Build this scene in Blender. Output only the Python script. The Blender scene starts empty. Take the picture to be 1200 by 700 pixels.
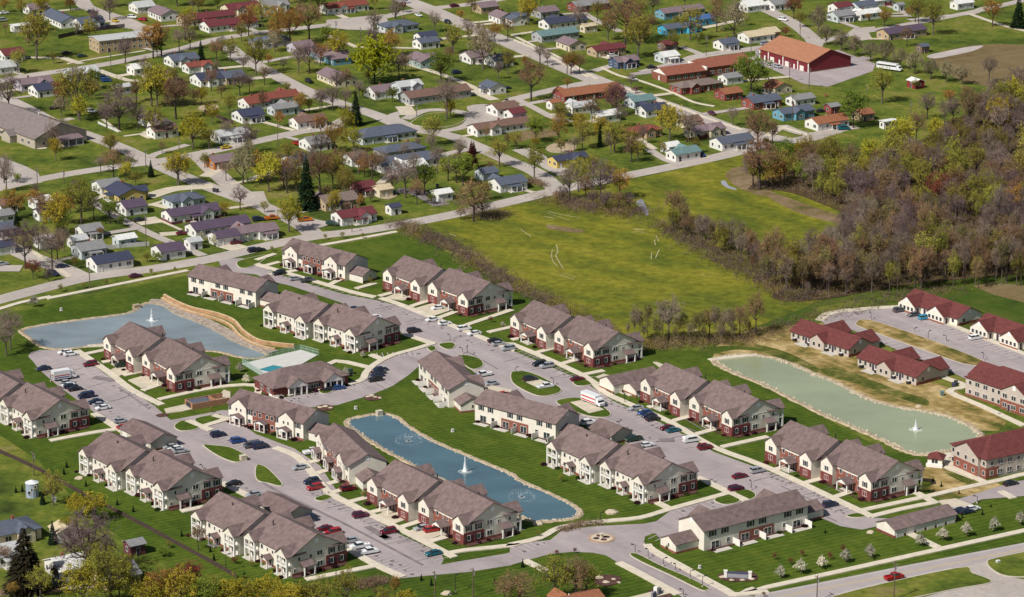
import bpy, math, random
from mathutils import Vector, Matrix
from mathutils.geometry import tessellate_polygon
R = random.Random(7)
scn = bpy.context.scene
COL = scn.collection
# ---------------------------------------------------------------- survey frame
F = 3700.0; YH = -750.0; H = 305.0
TH = math.atan((350 - YH) / F); CT, ST = math.cos(TH), math.sin(TH)
def G(x, y, z=0.0):
    """aerial survey pixel (1200x700 plan) -> ground metres"""
    u = x - 600; v = y - 350
    t = (H - z) / (F * ST + v * CT)
    return (u * t, (F * CT - v * ST) * t)
def PX(X, Y, Z=0.0):
    d = Y * CT + (H - Z) * ST
    return (600 + F * X / d, 350 + F * ((H - Z) * CT - Y * ST) / d)
def mpp(y):                       # metres per pixel across the view at row y
    return H / (CT * (y - YH))
TILES = {ch: ((i % 4) * 300, (i // 4) * 175) for i, ch in enumerate('abcdefghijklmnop')}
def T(ch, x, y):
    if ch == '#': return (x, y)
    if ch in 'QRST':
        q = 'QRST'.index(ch); return ((q % 2) * 600 + x / 2, (q // 2) * 350 + y / 2)
    o = TILES[ch]; return (o[0] + x / 4, o[1] + y / 4)
def pts(s):
    ch = '#'; out = []
    for tok in s.split():
        if ',' in tok:
            a, b = tok.split(','); out.append(T(ch, float(a), float(b)))
        else: ch = tok
    return out
def gp(s, z=0.0): return [G(x, y, z) for x, y in pts(s)]
def smooth(P, closed=False, n=3):
    out = []; N = len(P)
    rng = range(N) if closed else range(N - 1)
    for i in rng:
        p1, p2 = P[i], P[(i + 1) % N]
        p0 = P[(i - 1) % N] if closed or i > 0 else p1
        p3 = P[(i + 2) % N] if closed or i + 2 < N else p2
        for k in range(n):
            t = k / n
            out.append(tuple(0.5 * (2 * p1[j] + (p2[j] - p0[j]) * t + (2 * p0[j] - 5 * p1[j] + 4 * p2[j] - p3[j]) * t * t
                       + (3 * p1[j] - p0[j] - 3 * p2[j] + p3[j]) * t ** 3) for j in (0, 1)))
    if not closed: out.append(P[-1])
    return out
# ---------------------------------------------------------------- materials
MATS = {}
def lin(c):
    return tuple(((v / 12.92) if v <= .04045 else ((v + .055) / 1.055) ** 2.4) for v in c)
def mat(name, col, rough=.85, var=0.0, scale=1.0, col2=None, metal=0.0, objvar=0.0, spec=.3, detail=4, stretch=None, bump=0.0, emit=None):
    if name in MATS: return MATS[name]
    m = bpy.data.materials.new(name); m.use_nodes = True; MATS[name] = m
    nt = m.node_tree; N = nt.nodes; L = nt.links
    b = N['Principled BSDF']
    b.inputs['Roughness'].default_value = rough
    b.inputs['Metallic'].default_value = metal
    b.inputs['Specular IOR Level'].default_value = spec
    c = (*col, 1)
    b.inputs['Base Color'].default_value = c
    m.diffuse_color = c
    out = None
    if var > 0 or col2:
        tc = N.new('ShaderNodeTexCoord'); mp = N.new('ShaderNodeMapping'); L.new(tc.outputs['Object'], mp.inputs['Vector'])
        if stretch: mp.inputs['Scale'].default_value = stretch[:3]; mp.inputs['Rotation'].default_value = (0, 0, stretch[3])
        n = N.new('ShaderNodeTexNoise'); n.inputs['Scale'].default_value = scale; n.inputs['Detail'].default_value = detail
        n.inputs['Roughness'].default_value = .65
        L.new(mp.outputs[0], n.inputs['Vector'])
        r = N.new('ShaderNodeValToRGB'); L.new(n.outputs['Fac'], r.inputs['Fac'])
        c2 = col2 if col2 else tuple(min(1, v * (1 + var)) for v in col)
        c1 = col if col2 else tuple(v * (1 - var) for v in col)
        r.color_ramp.elements[0].position = .34; r.color_ramp.elements[1].position = .66
        r.color_ramp.elements[0].color = (*c1, 1); r.color_ramp.elements[1].color = (*c2, 1)
        out = r.outputs['Color']
        if bump:
            bp = N.new('ShaderNodeBump'); bp.inputs['Distance'].default_value = bump; bp.inputs['Strength'].default_value = .6
            L.new(n.outputs['Fac'], bp.inputs['Height']); L.new(bp.outputs[0], b.inputs['Normal'])
    if objvar:
        oi = N.new('ShaderNodeObjectInfo'); hs = N.new('ShaderNodeHueSaturation')
        mr = N.new('ShaderNodeMapRange'); mr.inputs['To Min'].default_value = 1 - objvar; mr.inputs['To Max'].default_value = 1 + objvar
        mr2 = N.new('ShaderNodeMapRange'); mr2.inputs['To Min'].default_value = .5 - objvar * .07; mr2.inputs['To Max'].default_value = .5 + objvar * .07
        ml = N.new('ShaderNodeMath'); ml.operation = 'MULTIPLY'; ml.inputs[1].default_value = 7.13
        fr = N.new('ShaderNodeMath'); fr.operation = 'FRACT'
        at_ = N.new('ShaderNodeAttribute'); at_.attribute_name = 'tint'; ad = N.new('ShaderNodeMath'); ad.operation = 'ADD'; f0 = N.new('ShaderNodeMath'); f0.operation = 'FRACT'
        L.new(oi.outputs['Random'], ad.inputs[0]); L.new(at_.outputs['Fac'], ad.inputs[1]); L.new(ad.outputs[0], f0.inputs[0])
        L.new(f0.outputs[0], mr.inputs['Value']); L.new(mr.outputs[0], hs.inputs['Value'])
        L.new(f0.outputs[0], ml.inputs[0]); L.new(ml.outputs[0], fr.inputs[0]); L.new(fr.outputs[0], mr2.inputs['Value']); L.new(mr2.outputs[0], hs.inputs['Hue'])
        if out: L.new(out, hs.inputs['Color'])
        else: hs.inputs['Color'].default_value = c
        out = hs.outputs['Color']
    if out: L.new(out, b.inputs['Base Color'])
    return m
def ground_mat(name, stops, s1, s2, streak=None, mow=None, rough=.95, fine_=.55, fs=1.0):
    """layered natural ground: big patches, fine mottling, optional streaks/mowing bands"""
    m = bpy.data.materials.new(name); m.use_nodes = True; MATS[name] = m
    nt = m.node_tree; N = nt.nodes; L = nt.links; b = N['Principled BSDF']
    b.inputs['Roughness'].default_value = rough; b.inputs['Specular IOR Level'].default_value = .1
    tc = N.new('ShaderNodeTexCoord'); mp = N.new('ShaderNodeMapping'); L.new(tc.outputs['Object'], mp.inputs['Vector'])
    def noise(scale, det, vec): 
        n = N.new('ShaderNodeTexNoise'); n.inputs['Scale'].default_value = scale; n.inputs['Detail'].default_value = det
        n.inputs['Roughness'].default_value = .6; L.new(vec, n.inputs['Vector']); return n.outputs['Fac']
    def math_(op, a, c):
        q = N.new('ShaderNodeMath'); q.operation = op
        for i, v in enumerate((a, c)):
            if isinstance(v, (int, float)): q.inputs[i].default_value = v
            else: L.new(v, q.inputs[i])
        return q.outputs[0]
    base = mp.outputs[0]
    f = math_('ADD', math_('MULTIPLY', noise(s1, 3, base), .55), math_('MULTIPLY', noise(s2, 5, base), .45))
    if streak:
        sx, sy, ang, w = streak
        mp2 = N.new('ShaderNodeMapping'); mp2.vector_type = 'POINT'; L.new(tc.outputs['Object'], mp2.inputs['Vector'])
        mp2.inputs['Rotation'].default_value = (0, 0, ang)
        mp3 = N.new('ShaderNodeMapping'); mp3.inputs['Scale'].default_value = (sx, sy, 1); L.new(mp2.outputs[0], mp3.inputs['Vector'])
        f = math_('ADD', math_('MULTIPLY', f, 1 - w), math_('MULTIPLY', noise(1, 4, mp3.outputs[0]), w))
    if mow:
        wl, ang, amp = mow
        mp4 = N.new('ShaderNodeMapping'); mp4.inputs['Rotation'].default_value = (0, 0, ang); L.new(tc.outputs['Object'], mp4.inputs['Vector'])
        wv = N.new('ShaderNodeTexWave'); wv.inputs['Scale'].default_value = 1 / wl; wv.inputs['Distortion'].default_value = .6; wv.inputs['Detail'].default_value = 1
        L.new(mp4.outputs[0], wv.inputs['Vector'])
        f = math_('ADD', f, math_('MULTIPLY', math_('SUBTRACT', wv.outputs['Fac'], .5), amp))
    r = N.new('ShaderNodeValToRGB'); L.new(f, r.inputs['Fac']); cr = r.color_ramp
    while len(cr.elements) < len(stops): cr.elements.new(.5)
    for e, (p, c) in zip(cr.elements, stops): e.position = p; e.color = (*c, 1)
    fine = N.new('ShaderNodeMixRGB'); fine.blend_type = 'MULTIPLY'; fine.inputs['Fac'].default_value = fine_
    r2 = N.new('ShaderNodeValToRGB'); L.new(noise(fs, 4, base), r2.inputs['Fac']); r2.color_ramp.elements[0].position = .3; r2.color_ramp.elements[1].position = .7
    r2.color_ramp.elements[0].color = (.55, .55, .55, 1); r2.color_ramp.elements[1].color = (1.25, 1.25, 1.2, 1)
    L.new(r.outputs[0], fine.inputs[1]); L.new(r2.outputs[0], fine.inputs[2]); L.new(fine.outputs[0], b.inputs['Base Color'])
    return m
# ---------------------------------------------------------------- mesh builder
class MB:
    def __init__(s): s.v = []; s.f = []; s.mi = []; s.mats = []
    def m(s, mt):
        if mt not in s.mats: s.mats.append(mt)
        return s.mats.index(mt)
    def add(s, vs, fs, mt):
        o = len(s.v); s.v.extend(vs); k = s.m(mt)
        for f in fs: s.f.append(tuple(i + o for i in f)); s.mi.append(k)
    def box(s, x0, x1, y0, y1, z0, z1, mt, bottom=True):
        v = [(x0,y0,z0),(x1,y0,z0),(x1,y1,z0),(x0,y1,z0),(x0,y0,z1),(x1,y0,z1),(x1,y1,z1),(x0,y1,z1)]
        f = [(4,5,6,7),(0,1,5,4),(1,2,6,5),(2,3,7,6),(3,0,4,7)]
        if bottom: f.append((3,2,1,0))
        s.add(v, f, mt)
    def hexa(s, a, b, mt):          # two quads (bottom a, top b)
        s.add(list(a) + list(b), [(4,5,6,7),(0,1,5,4),(1,2,6,5),(2,3,7,6),(3,0,4,7),(3,2,1,0)], mt)
    def tube(s, p, q, r0, r1, n, mt, caps=False):
        p = Vector(p); q = Vector(q); d = (q - p)
        if d.length < 1e-6: return
        d.normalize(); a = d.orthogonal().normalized(); b = d.cross(a)
        vs = []
        for c, r in ((p, r0), (q, r1)):
            for i in range(n):
                t = 2 * math.pi * i / n
                vs.append(tuple(c + a * (r * math.cos(t)) + b * (r * math.sin(t))))
        fs = [(i, (i + 1) % n, n + (i + 1) % n, n + i) for i in range(n)]
        if caps: fs += [tuple(range(n - 1, -1, -1)), tuple(range(n, 2 * n))]
        s.add(vs, fs, mt)
    def disc(s, c, r, mt, n=20, h=.0, z0=None):
        vs = [(c[0] + r * math.cos(2*math.pi*i/n), c[1] + r * math.sin(2*math.pi*i/n), c[2]) for i in range(n)]
        s.add(vs, [tuple(range(n))], mt)
        if z0 is not None:
            vs2 = vs + [(x, y, z0) for x, y, z in vs]
            s.add(vs2, [(n + i, n + (i+1) % n, (i+1) % n, i) for i in range(n)], mt)
    def build(s, name, parent=None, shade=False):
        me = bpy.data.meshes.new(name); me.from_pydata(s.v, [], s.f)
        for mt in s.mats: me.materials.append(mt)
        me.polygons.foreach_set('material_index', s.mi)
        if shade: me.polygons.foreach_set('use_smooth', [True] * len(s.f))
        me.update()
        o = bpy.data.objects.new(name, me); COL.objects.link(o)
        if parent: o.parent = parent
        return o
def link(name, me, parent=None, loc=(0,0,0), rz=0, sc=None):
    o = bpy.data.objects.new(name, me); COL.objects.link(o); o.parent = parent; o.location = loc; o.rotation_euler = (0, 0, rz)
    if sc: o.scale = sc
    return o
def empty(name, loc=(0,0,0), rz=0, sc=None):
    o = bpy.data.objects.new(name, None); COL.objects.link(o); o.location = loc; o.rotation_euler = (0, 0, rz); o.empty_display_size = .5
    if sc: o.scale = sc
    return o
REG = []      # things waiting for their label: (obj, description, px, py)
def reg(o, desc, cat, x, y, group=None, kind=None):
    o['category'] = cat
    if group: o['group'] = group
    REG.append((o, desc, x, y)); return o
def tag(o, label, cat, group=None, kind=None):
    o['label'] = label; o['category'] = cat
    if group: o['group'] = group
    if kind: o['kind'] = kind
    return o
def copy_tree(src, loc, rz, sc=None):
    r = src.copy(); COL.objects.link(r); r.location = loc; r.rotation_euler = (0, 0, rz)
    if sc: r.scale = sc
    for ch in KIDS[src]:
        c = ch.copy(); COL.objects.link(c); c.parent = r
        for g in KIDS.get(ch, ()):
            d = g.copy(); COL.objects.link(d); d.parent = c
    return r
KIDS = {}
def proto_done(root):
    KIDS[root] = list(root.children)
    for c in KIDS[root]: KIDS[c] = list(c.children)
# ---------------------------------------------------------------- flat layers
ZL = [0.012]
def nz():
    ZL[0] += .0015; return ZL[0]
def structure(name, mb, label=None):
    o = mb.build(name); o['kind'] = 'structure'
    if label: o['label'] = label
    return o
def sheet(mb, P, z, mt, side=None, hole=None):
    vs = [(x, y, z) for x, y in P]
    tr = tessellate_polygon([[Vector(v) for v in vs]])
    fs = []
    for a, b, c in tr:
        n = (Vector(vs[b]) - Vector(vs[a])).cross(Vector(vs[c]) - Vector(vs[a])).z
        fs.append((a, b, c) if n > 0 else (a, c, b))
    mb.add(vs, fs, mt)
    if side is not None:
        n = len(vs); mb.add(vs + [(x, y, 0) for x, y in P], [(i, n + i, n + (i+1) % n, (i+1) % n) for i in range(n)], side)
def ribbon(mb, P, w, z, mt, side=None, z0=0, woff=0):
    """strip of width w along the polyline P, with side faces down to z0"""
    n = len(P); Lp = []; Rp = []
    for i in range(n):
        a = Vector(P[max(i-1, 0)]); b = Vector(P[i]); c = Vector(P[min(i+1, n-1)])
        d1 = (b - a) if i > 0 else (c - b); d2 = (c - b) if i < n-1 else (b - a)
        d1 = d1.normalized() if d1.length > 1e-6 else Vector((1, 0)); d2 = d2.normalized() if d2.length > 1e-6 else d1
        t = (d1 + d2).normalized() if (d1 + d2).length > 1e-4 else d1
        nn = Vector((-t.y, t.x)); k = 1 / max(.5, nn.dot(Vector((-d2.y, d2.x))))
        Lp.append(b + nn * (w / 2 * k + woff)); Rp.append(b - nn * (w / 2 * k - woff))
    vs = [(p.x, p.y, z) for p in Lp] + [(p.x, p.y, z) for p in Rp]
    mb.add(vs, [(n+i, n+i+1, i+1, i) for i in range(n-1)], mt)
    if side is not None:
        vs = [(p.x, p.y, z) for p in Lp] + [(p.x, p.y, z0) for p in Lp]; mb.add(vs, [(i, i+1, n+i+1, n+i) for i in range(n-1)], side)
        vs = [(p.x, p.y, z) for p in Rp] + [(p.x, p.y, z0) for p in Rp]; mb.add(vs, [(n+i, n+i+1, i+1, i) for i in range(n-1)], side)
        for e in (0, n-1):
            mb.add([(Lp[e].x,Lp[e].y,z),(Rp[e].x,Rp[e].y,z),(Rp[e].x,Rp[e].y,z0),(Lp[e].x,Lp[e].y,z0)], [(0,1,2,3)], side)
    return Lp, Rp
def inside(P, x, y):
    c = False; j = len(P) - 1
    for i in range(len(P)):
        if (P[i][1] > y) != (P[j][1] > y) and x < (P[j][0]-P[i][0]) * (y-P[i][1]) / (P[j][1]-P[i][1]) + P[i][0]: c = not c
        j = i
    return c
# ---------------------------------------------------------------- palette
AA = math.radians(-56)      # heading of the estate's rows
g = mat
town_grass = ground_mat('town_grass', [(.30,(.030,.042,.012)),(.40,(.060,.088,.015)),(.50,(.105,.138,.020)),(.58,(.165,.170,.032)),(.66,(.21,.175,.07)),(.76,(.30,.225,.13))], .026, .12, fine_=.75, fs=.45)
lawn_m = ground_mat('estate_lawn', [(.25,(.026,.044,.007)),(.42,(.046,.080,.009)),(.54,(.070,.108,.012)),(.66,(.105,.130,.018)),(.80,(.17,.15,.04))], .025, .16, mow=(6.5, math.radians(60), .11), streak=(.02,.25,math.radians(56),.25), fs=.5)
field_m = ground_mat('meadow', [(.34,(.055,.080,.014)),(.43,(.100,.120,.016)),(.50,(.150,.158,.018)),(.56,(.200,.190,.022)),(.64,(.23,.205,.045)),(.78,(.23,.17,.09))], .016, .09, streak=(.02,.07, math.radians(48), .42), fine_=.8, fs=.32)
plough_m = ground_mat('ploughed_soil', [(.3,(.10,.065,.04)),(.5,(.17,.125,.06)),(.7,(.22,.17,.10))], .02, .15, streak=(.02,.3, math.radians(-30), .4))
straw_m = ground_mat('straw_and_soil', [(.36,(.040,.058,.012)),(.43,(.11,.11,.025)),(.49,(.28,.20,.075)),(.56,(.44,.33,.16)),(.66,(.58,.46,.29))], .05, .11, streak=(.025,.12, math.radians(56), .45), fine_=.8, fs=.4)
dirt_m = ground_mat('bare_dirt', [(.32,(.075,.085,.02)),(.42,(.15,.115,.05)),(.54,(.22,.155,.095)),(.75,(.32,.25,.17))], .06, .25)
road_m = ground_mat('worn_asphalt', [(.3,(.31,.275,.275)),(.5,(.36,.322,.318)),(.7,(.41,.37,.365))], .03, .35, streak=(.02,.3, math.radians(56), .3), rough=.9, fine_=.12)
lot_m = ground_mat('parking_asphalt', [(.32,(.235,.200,.208)),(.42,(.30,.260,.266)),(.54,(.355,.310,.315)),(.68,(.42,.375,.372))], .03, .2, streak=(.012,.16, math.radians(56), .45), rough=.9, fine_=.16, fs=.5)
street_m = ground_mat('old_concrete_street', [(.3,(.33,.295,.27)),(.5,(.41,.365,.335)),(.72,(.49,.44,.40))], .04, .4, rough=.9, fine_=.2)
walk_m = g('sidewalk_concrete', (.58,.52,.42), .85, var=.10, scale=.5)
kerb_m = g('kerb_concrete', (.50,.45,.38), .85, var=.10, scale=.5)
drive_m = g('driveway_concrete', (.52,.46,.36), .85, var=.12, scale=.3)
paint_m = g('road_paint', (.62,.58,.56), .7)
yellow_m = g('road_paint_yellow', (.55,.42,.12), .7)
patch_m = g('asphalt_patch', (.20,.172,.175), .9, var=.2, scale=.3)
mulch_m = g('mulch', (.085,.040,.033), .95, var=.4, scale=.8)
rock_m = g('shore_rock', (.36,.29,.20), .9, var=.35, scale=.7)
rock2_m = g('pale_boulder', (.47,.40,.30), .9, var=.2, scale=.9)
def water(name, col, rough=.06, var=.24):
    m = mat(name, col, rough, var=var, scale=.028, spec=.5, detail=5, stretch=(1,1.8,1,.6))
    nt = m.node_tree; b = nt.nodes['Principled BSDF']
    tc = nt.nodes.new('ShaderNodeTexCoord'); n = nt.nodes.new('ShaderNodeTexNoise'); n.inputs['Scale'].default_value = 1.2; n.inputs['Detail'].default_value = 3
    bp = nt.nodes.new('ShaderNodeBump'); bp.inputs['Strength'].default_value = .12; bp.inputs['Distance'].default_value = .3
    nt.links.new(tc.outputs['Object'], n.inputs['Vector']); nt.links.new(n.outputs['Fac'], bp.inputs['Height']); nt.links.new(bp.outputs[0], b.inputs['Normal'])
    return m
# ---------------------------------------------------------------- base and big areas
mb = MB(); mb.add([(-4000,-3000,0),(4000,-3000,0),(4000,6000,0),(-4000,6000,0)], [(0,1,2,3)], town_grass); structure('ground', mb)
LAWN = pts("# -120,392 40,362 222,322 262,314 300,305 375,292 470,273 500,282 560,315 600,338 700,385 740,408 830,412 880,432 930,470 1040,530 1250,548 1320,560 1320,600 1000,720 480,790 330,735 250,692 190,660 110,610 45,540 -60,470")
mb = MB(); sheet(mb, [G(*p) for p in LAWN], nz(), lawn_m); structure('lawn', mb)
mb = MB(); sheet(mb, gp("# 470,271 520,257 640,233 660,226 790,200 880,179 892,182 905,200 935,218 965,238 1010,268 1005,300 990,345 950,362 905,380 870,396 800,402 750,405 700,383 640,355 600,336 560,312 500,280"), nz(), field_m); structure('field', mb)
mb = MB(); sheet(mb, gp("# 1000,330 1200,318 1330,315 1330,440 1180,410 1065,352 1040,345 960,360 930,385 880,395 850,410 830,408 880,385 940,362"), nz(), ground_mat('rough_verge', [(.3,(.030,.050,.010)),(.45,(.050,.085,.012)),(.6,(.085,.105,.020)),(.75,(.15,.13,.05))], .03, .15)); structure('grass_verge', mb)
mb = MB(); sheet(mb, gp("d 740,262 850,235 960,212 1080,208 1300,212 1300,430 1100,420 900,380 800,320"), nz(), plough_m); structure('ploughed_field', mb)
mb = MB(); sheet(mb, smooth(gp("g 1080,85 1130,110 1180,160 h 20,200 100,230 200,265 320,305 420,335 400,365 250,330 150,300 60,260 0,225 g 1150,215 1070,185 1020,150 1000,120 1030,90"), True), nz(), dirt_m); structure('dirt_path', mb)
mb = MB(); sheet(mb, gp("S 1040,0"), 0, dirt_m) if 0 else None
mb = MB(); sheet(mb, gp("T 520,90 560,70 630,62 700,62 740,55 730,80 780,120 900,165 1010,205 1040,215 1100,250 1160,290 1140,310 1100,310 1060,290 1010,272 900,250 830,232 760,198 700,172 640,148 590,135 530,130 500,130 470,140 480,110"), nz(), straw_m); structure('soil', mb)
mb = MB(); sheet(mb, gp("T 955,400 1010,385 1060,400 1100,425 1040,445 1000,455 960,445"), nz(), straw_m); structure('soil_patch', mb)
mb = MB(); sheet(mb, gp("T 985,462 1050,446 1130,428 1150,440 1100,458 1010,472"), nz(), straw_m); structure('soil_verge', mb)
for s in ("h 960,640 1050,625 1200,640 1330,650 1330,760 1200,720 1050,680",):
    mb = MB(); sheet(mb, gp(s), nz(), plough_m); structure('fallow_field', mb)
thin_m = ground_mat('thin_new_grass', [(.34,(.045,.065,.012)),(.46,(.085,.10,.02)),(.54,(.15,.14,.04)),(.62,(.27,.21,.09)),(.74,(.40,.31,.16))], .06, .2, fine_=.8, fs=.4)
for q in ("l 240,330 300,325 400,350 520,395 640,440 740,470 750,500 690,490 560,450 420,400 300,370", "l -60,215 0,225 120,265 240,330 200,345 80,290 0,262 -60,240", "k 880,235 960,225 1040,222 1160,235 1190,248 1050,240 930,262 880,262", "p 820,90 900,75 960,120 1010,160 940,170 850,130"):
    mb = MB(); sheet(mb, smooth(gp(q), True), nz(), MATS['rough_verge'] if q[0] == 'k' else thin_m); structure('grass_verge', mb)
# bare and worn patches, puddles
for s, nm, mt in (("c 10,640 60,615 150,605 210,620 200,640 90,650 20,670", 'bare_soil', dirt_m), ("c 160,690 230,665 300,680 280,715 180,715", 'bare_soil', rock_m),
              ("g 165,355 230,362 330,378 320,392 240,385 170,372", 'bare_soil', dirt_m), 
              ("a 930,500 1010,490 1020,510 950,520", 'bare_soil', rock_m), ("f 760,440", 'x', None)):
    if mt:
        mb = MB(); sheet(mb, smooth(gp(s), True), nz(), mt); structure(nm, mb)
puddle_m = water('puddle_water', (.30,.30,.33), .12)
for s in ("g 585,245 610,235 625,265 640,300 630,312 610,290 590,265", "g 980,150 1000,148 1015,170 1050,185 1050,192 1010,182 985,165", "d 745,262 840,240 930,222 1010,215 960,240 860,262 780,275"):
    mb = MB(); sheet(mb, smooth(gp(s), True), nz(), puddle_m if s[0] == 'g' else g('silt', (.42,.37,.35), .8, var=.2, scale=.1)); structure('puddle', mb)
# vehicle tracks and washed silt in the meadow
mb = MB(); z = nz()
for s, w in (("g 190,470 185,500 195,530 215,550", .7), ("g 208,448 215,480 205,500 225,535 240,560", .9), ("g 675,405 688,430", .9), ("g 655,485 652,515", .8), ("g 690,470 672,512", .8), ("g 225,590 290,612", .8), ("g 240,583 300,598",.5),
             ("g 170,292 220,305 320,322", .9), ("g 150,315 200,325", 1.3), ("g 165,300 240,325 270,335", .6), ("g 570,375 620,378", 1.8), ("g 565,388 622,390",.9), ("g 668,425 672,450", .8), ("g 40,375 90,410", .8), ("f 905,395 940,410",1.)):
    ribbon(mb, smooth(gp(s)), w * .5, z, g('silt_track', (.33,.29,.15), .9, var=.3, scale=.5))
structure('field_track', mb)
# ---------------------------------------------------------------- ponds
def pond(name, s, mt, label, w=1.5):
    P = smooth(gp(s), True, 9)
    mb = MB(); sheet(mb, P, .04 + .03, mt); o = structure(name, mb, label)
    # rip-rap bank: irregular sloping ring of stone
    mb = MB(); n = len(P); rows = []
    c = Vector((sum(p[0] for p in P) / n, sum(p[1] for p in P) / n))
    area = sum(P[i][0]*P[(i+1)%n][1] - P[(i+1)%n][0]*P[i][1] for i in range(n))
    for i in range(n):
        a = Vector(P[i-1]); b = Vector(P[(i+1) % n]); t = (b - a).normalized(); nn = Vector((t.y, -t.x)) * (1 if area > 0 else -1)
        p = Vector(P[i]); ww = w * R.uniform(.75, 1.15)
        rows.append([(p - nn * .5, .0), (p + nn * .3, .2 + R.uniform(0, .12)), (p + nn * ww * .7, .3 + R.uniform(-.06, .1)), (p + nn * ww, .0)])
    for i in range(n):
        A = rows[i]; B = rows[(i+1) % n]
        for k in range(3):
            mb.add([(*A[k][0], A[k][1]), (*A[k+1][0], A[k+1][1]), (*B[k+1][0], B[k+1][1]), (*B[k][0], B[k][1])], [(0,1,2,3)] if area > 0 else [(3,2,1,0)], rock_m)
    structure('shore', mb)
    return P
w_mid = water('pond_water_blue', (.075,.135,.165)); w_left = water('pond_water_grey', (.215,.255,.27)); w_right = water('pond_water_green', (.29,.325,.20), .12, .10)
POND_MID = pond('pond', "# 408,498 411,492 425,489 445,486 462,489 480,502 505,517 540,532 575,547 597,556 610,565 640,578 665,590 677,598 678,603 668,608 650,610 630,611 612,606 600,600 575,590 540,572 505,555 472,538 440,520 422,508", w_mid, 'deep blue pond curving behind the brown roofed apartments')
POND_L = pond('pond', "# 27,389 31,386 55,381 100,375 150,368 165,360 175,356 200,361 215,369 240,380 265,392 280,400 300,410 311,416 300,420 280,418 255,412 200,408 150,402 125,402 100,406 70,409 50,406 37,397", w_left, 'pale grey pond with a stone terrace on its far side')
POND_R = pond('pond', "T 478,148 490,140 530,133 590,137 640,150 700,175 760,200 830,235 900,255 960,265 1010,275 1060,295 1090,315 1090,330 1060,345 1010,358 960,365 920,355 870,330 800,300 730,270 660,235 600,205 540,180 500,162", w_right, 'murky green pond below the red roofed cottages', 1.9)
# boulders along the shores, each group one loose rock mass
def rocks(name, P, n, off, r0, r1, mt):
    mb = MB()
    for k in range(n):
        i = R.randrange(len(P)); a = Vector(P[i]); b = Vector(P[(i+1) % len(P)]); p = a.lerp(b, R.random())
        r = R.uniform(r0, r1); x, y = p.x + R.uniform(-off, off), p.y + R.uniform(-off, off)
        vs = [(x + r*R.uniform(.7,1.2)*math.cos(t), y + r*R.uniform(.7,1.2)*math.sin(t), .1) for t in (0,1.05,2.1,3.14,4.2,5.2)]
        vs.append((x + R.uniform(-.2,.2)*r, y + R.uniform(-.2,.2)*r, .1 + r * R.uniform(.6, 1.)))
        mb.add(vs, [(q, (q+1) % 6, 6) for q in range(6)], mt)
    o = mb.build(name); o['kind'] = 'stuff'; return o
o = rocks('shore_rocks', POND_MID, 520, .7, .15, .42, rock2_m); o['label'] = 'pale stones edging the blue pond'; o['category'] = 'stones'
o = rocks('shore_rocks', POND_R, 620, .9, .15, .5, rock2_m); o['label'] = 'pale stones edging the green pond'; o['category'] = 'stones'
# stone terrace of the left pond
mb = MB(); P = smooth(gp("S 350,8 390,12 425,34 480,55 530,80 560,98 610,118 640,128"), n=5)
ribbon(mb, P, 4.6, .4, g('grey_riprap', (.34,.28,.23), .9, var=.4, scale=.8), rock_m); structure('stone_bank', mb)
mb = MB(); wall_m = g('sandstone_block', (.42,.25,.13), .9, var=.25, scale=.6); P = smooth(gp("S 385,-2 410,12 450,28 510,42 548,58 570,82 605,104 650,112 690,116"), n=5)
ribbon(mb, P, .9, 1.3, g('cap_stone', (.55,.40,.24), .9, var=.2, scale=.6), wall_m)
P = smooth(gp("S 380,2 405,18 445,34 505,50 540,66 562,90 600,112 645,122"), n=5); ribbon(mb, P, .9, .8, MATS['cap_stone'], wall_m)
tag(mb.build('retaining_wall'), 'orange sandstone retaining wall stepping along the far pond bank', 'wall')
# ---------------------------------------------------------------- roads
def road(name, P, w, mt, sm=True):
    mb = MB(); P = [G(*p) for p in P] if not isinstance(P, str) else gp(P)
    ribbon(mb, smooth(P, n=4) if sm else P, w, nz(), mt); return structure(name, mb)
def area(name, s, mt, kerb=True, sm=False):
    P = gp(s); P = smooth(P, True) if sm else P
    mb = MB(); sheet(mb, P, nz(), mt)
    o = structure(name, mb)
    return P
area('parking_lot', "S 78,148 66,136 72,127 92,121 150,121 180,126 245,176 362,252 400,285 470,272 520,262 548,262 560,290 600,318 690,352 750,392 775,430 800,466 850,500 940,555 1034,598 1040,612 1034,624 1066,618 1186,598 1200,594 1200,625 1100,641 1000,650 930,657 830,592 740,540 690,500 610,470 540,450 420,372 330,345 290,312 240,280 190,245 130,200 90,165", lot_m)
area('parking_lot', "# 256,306 272,303 285,303 300,309 322,320 345,328 402,345 440,352 472,360 530,382 600,411 682,446 718,470 785,501 837,530 900,553 960,578 1020,607 1046,608 1042,614 1010,621 985,617 955,604 925,592 905,602 880,608 800,642 785,642 770,628 768,612 787,598 835,583 862,590 858,578 820,562 790,545 740,522 700,503 660,492 625,484 590,474 572,455 560,440 545,428 530,420 510,407 472,391 440,378 400,355 370,345 340,335 318,330 300,322 262,318", lot_m)
area('street', "S 540,262 645,240 700,222 790,208 850,195 865,180 880,155 930,130 1010,113 1060,112 1050,135 1000,145 980,160 960,178 920,205 870,226 790,250 700,258 600,285 560,292", lot_m)
area('street', "o -10,455 80,445 180,432 240,383 420,366 620,356 770,326 740,290 1000,230 1080,235 1200,200 1180,260 820,330 790,430 740,405 660,402 625,415 618,440 640,475 720,530 870,605 1060,690 1180,700 1180,760 860,735 780,690 600,592 500,540 440,505 380,492 280,488 180,498 90,522 0,548 n 1190,545 o -10,500", lot_m)
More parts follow.
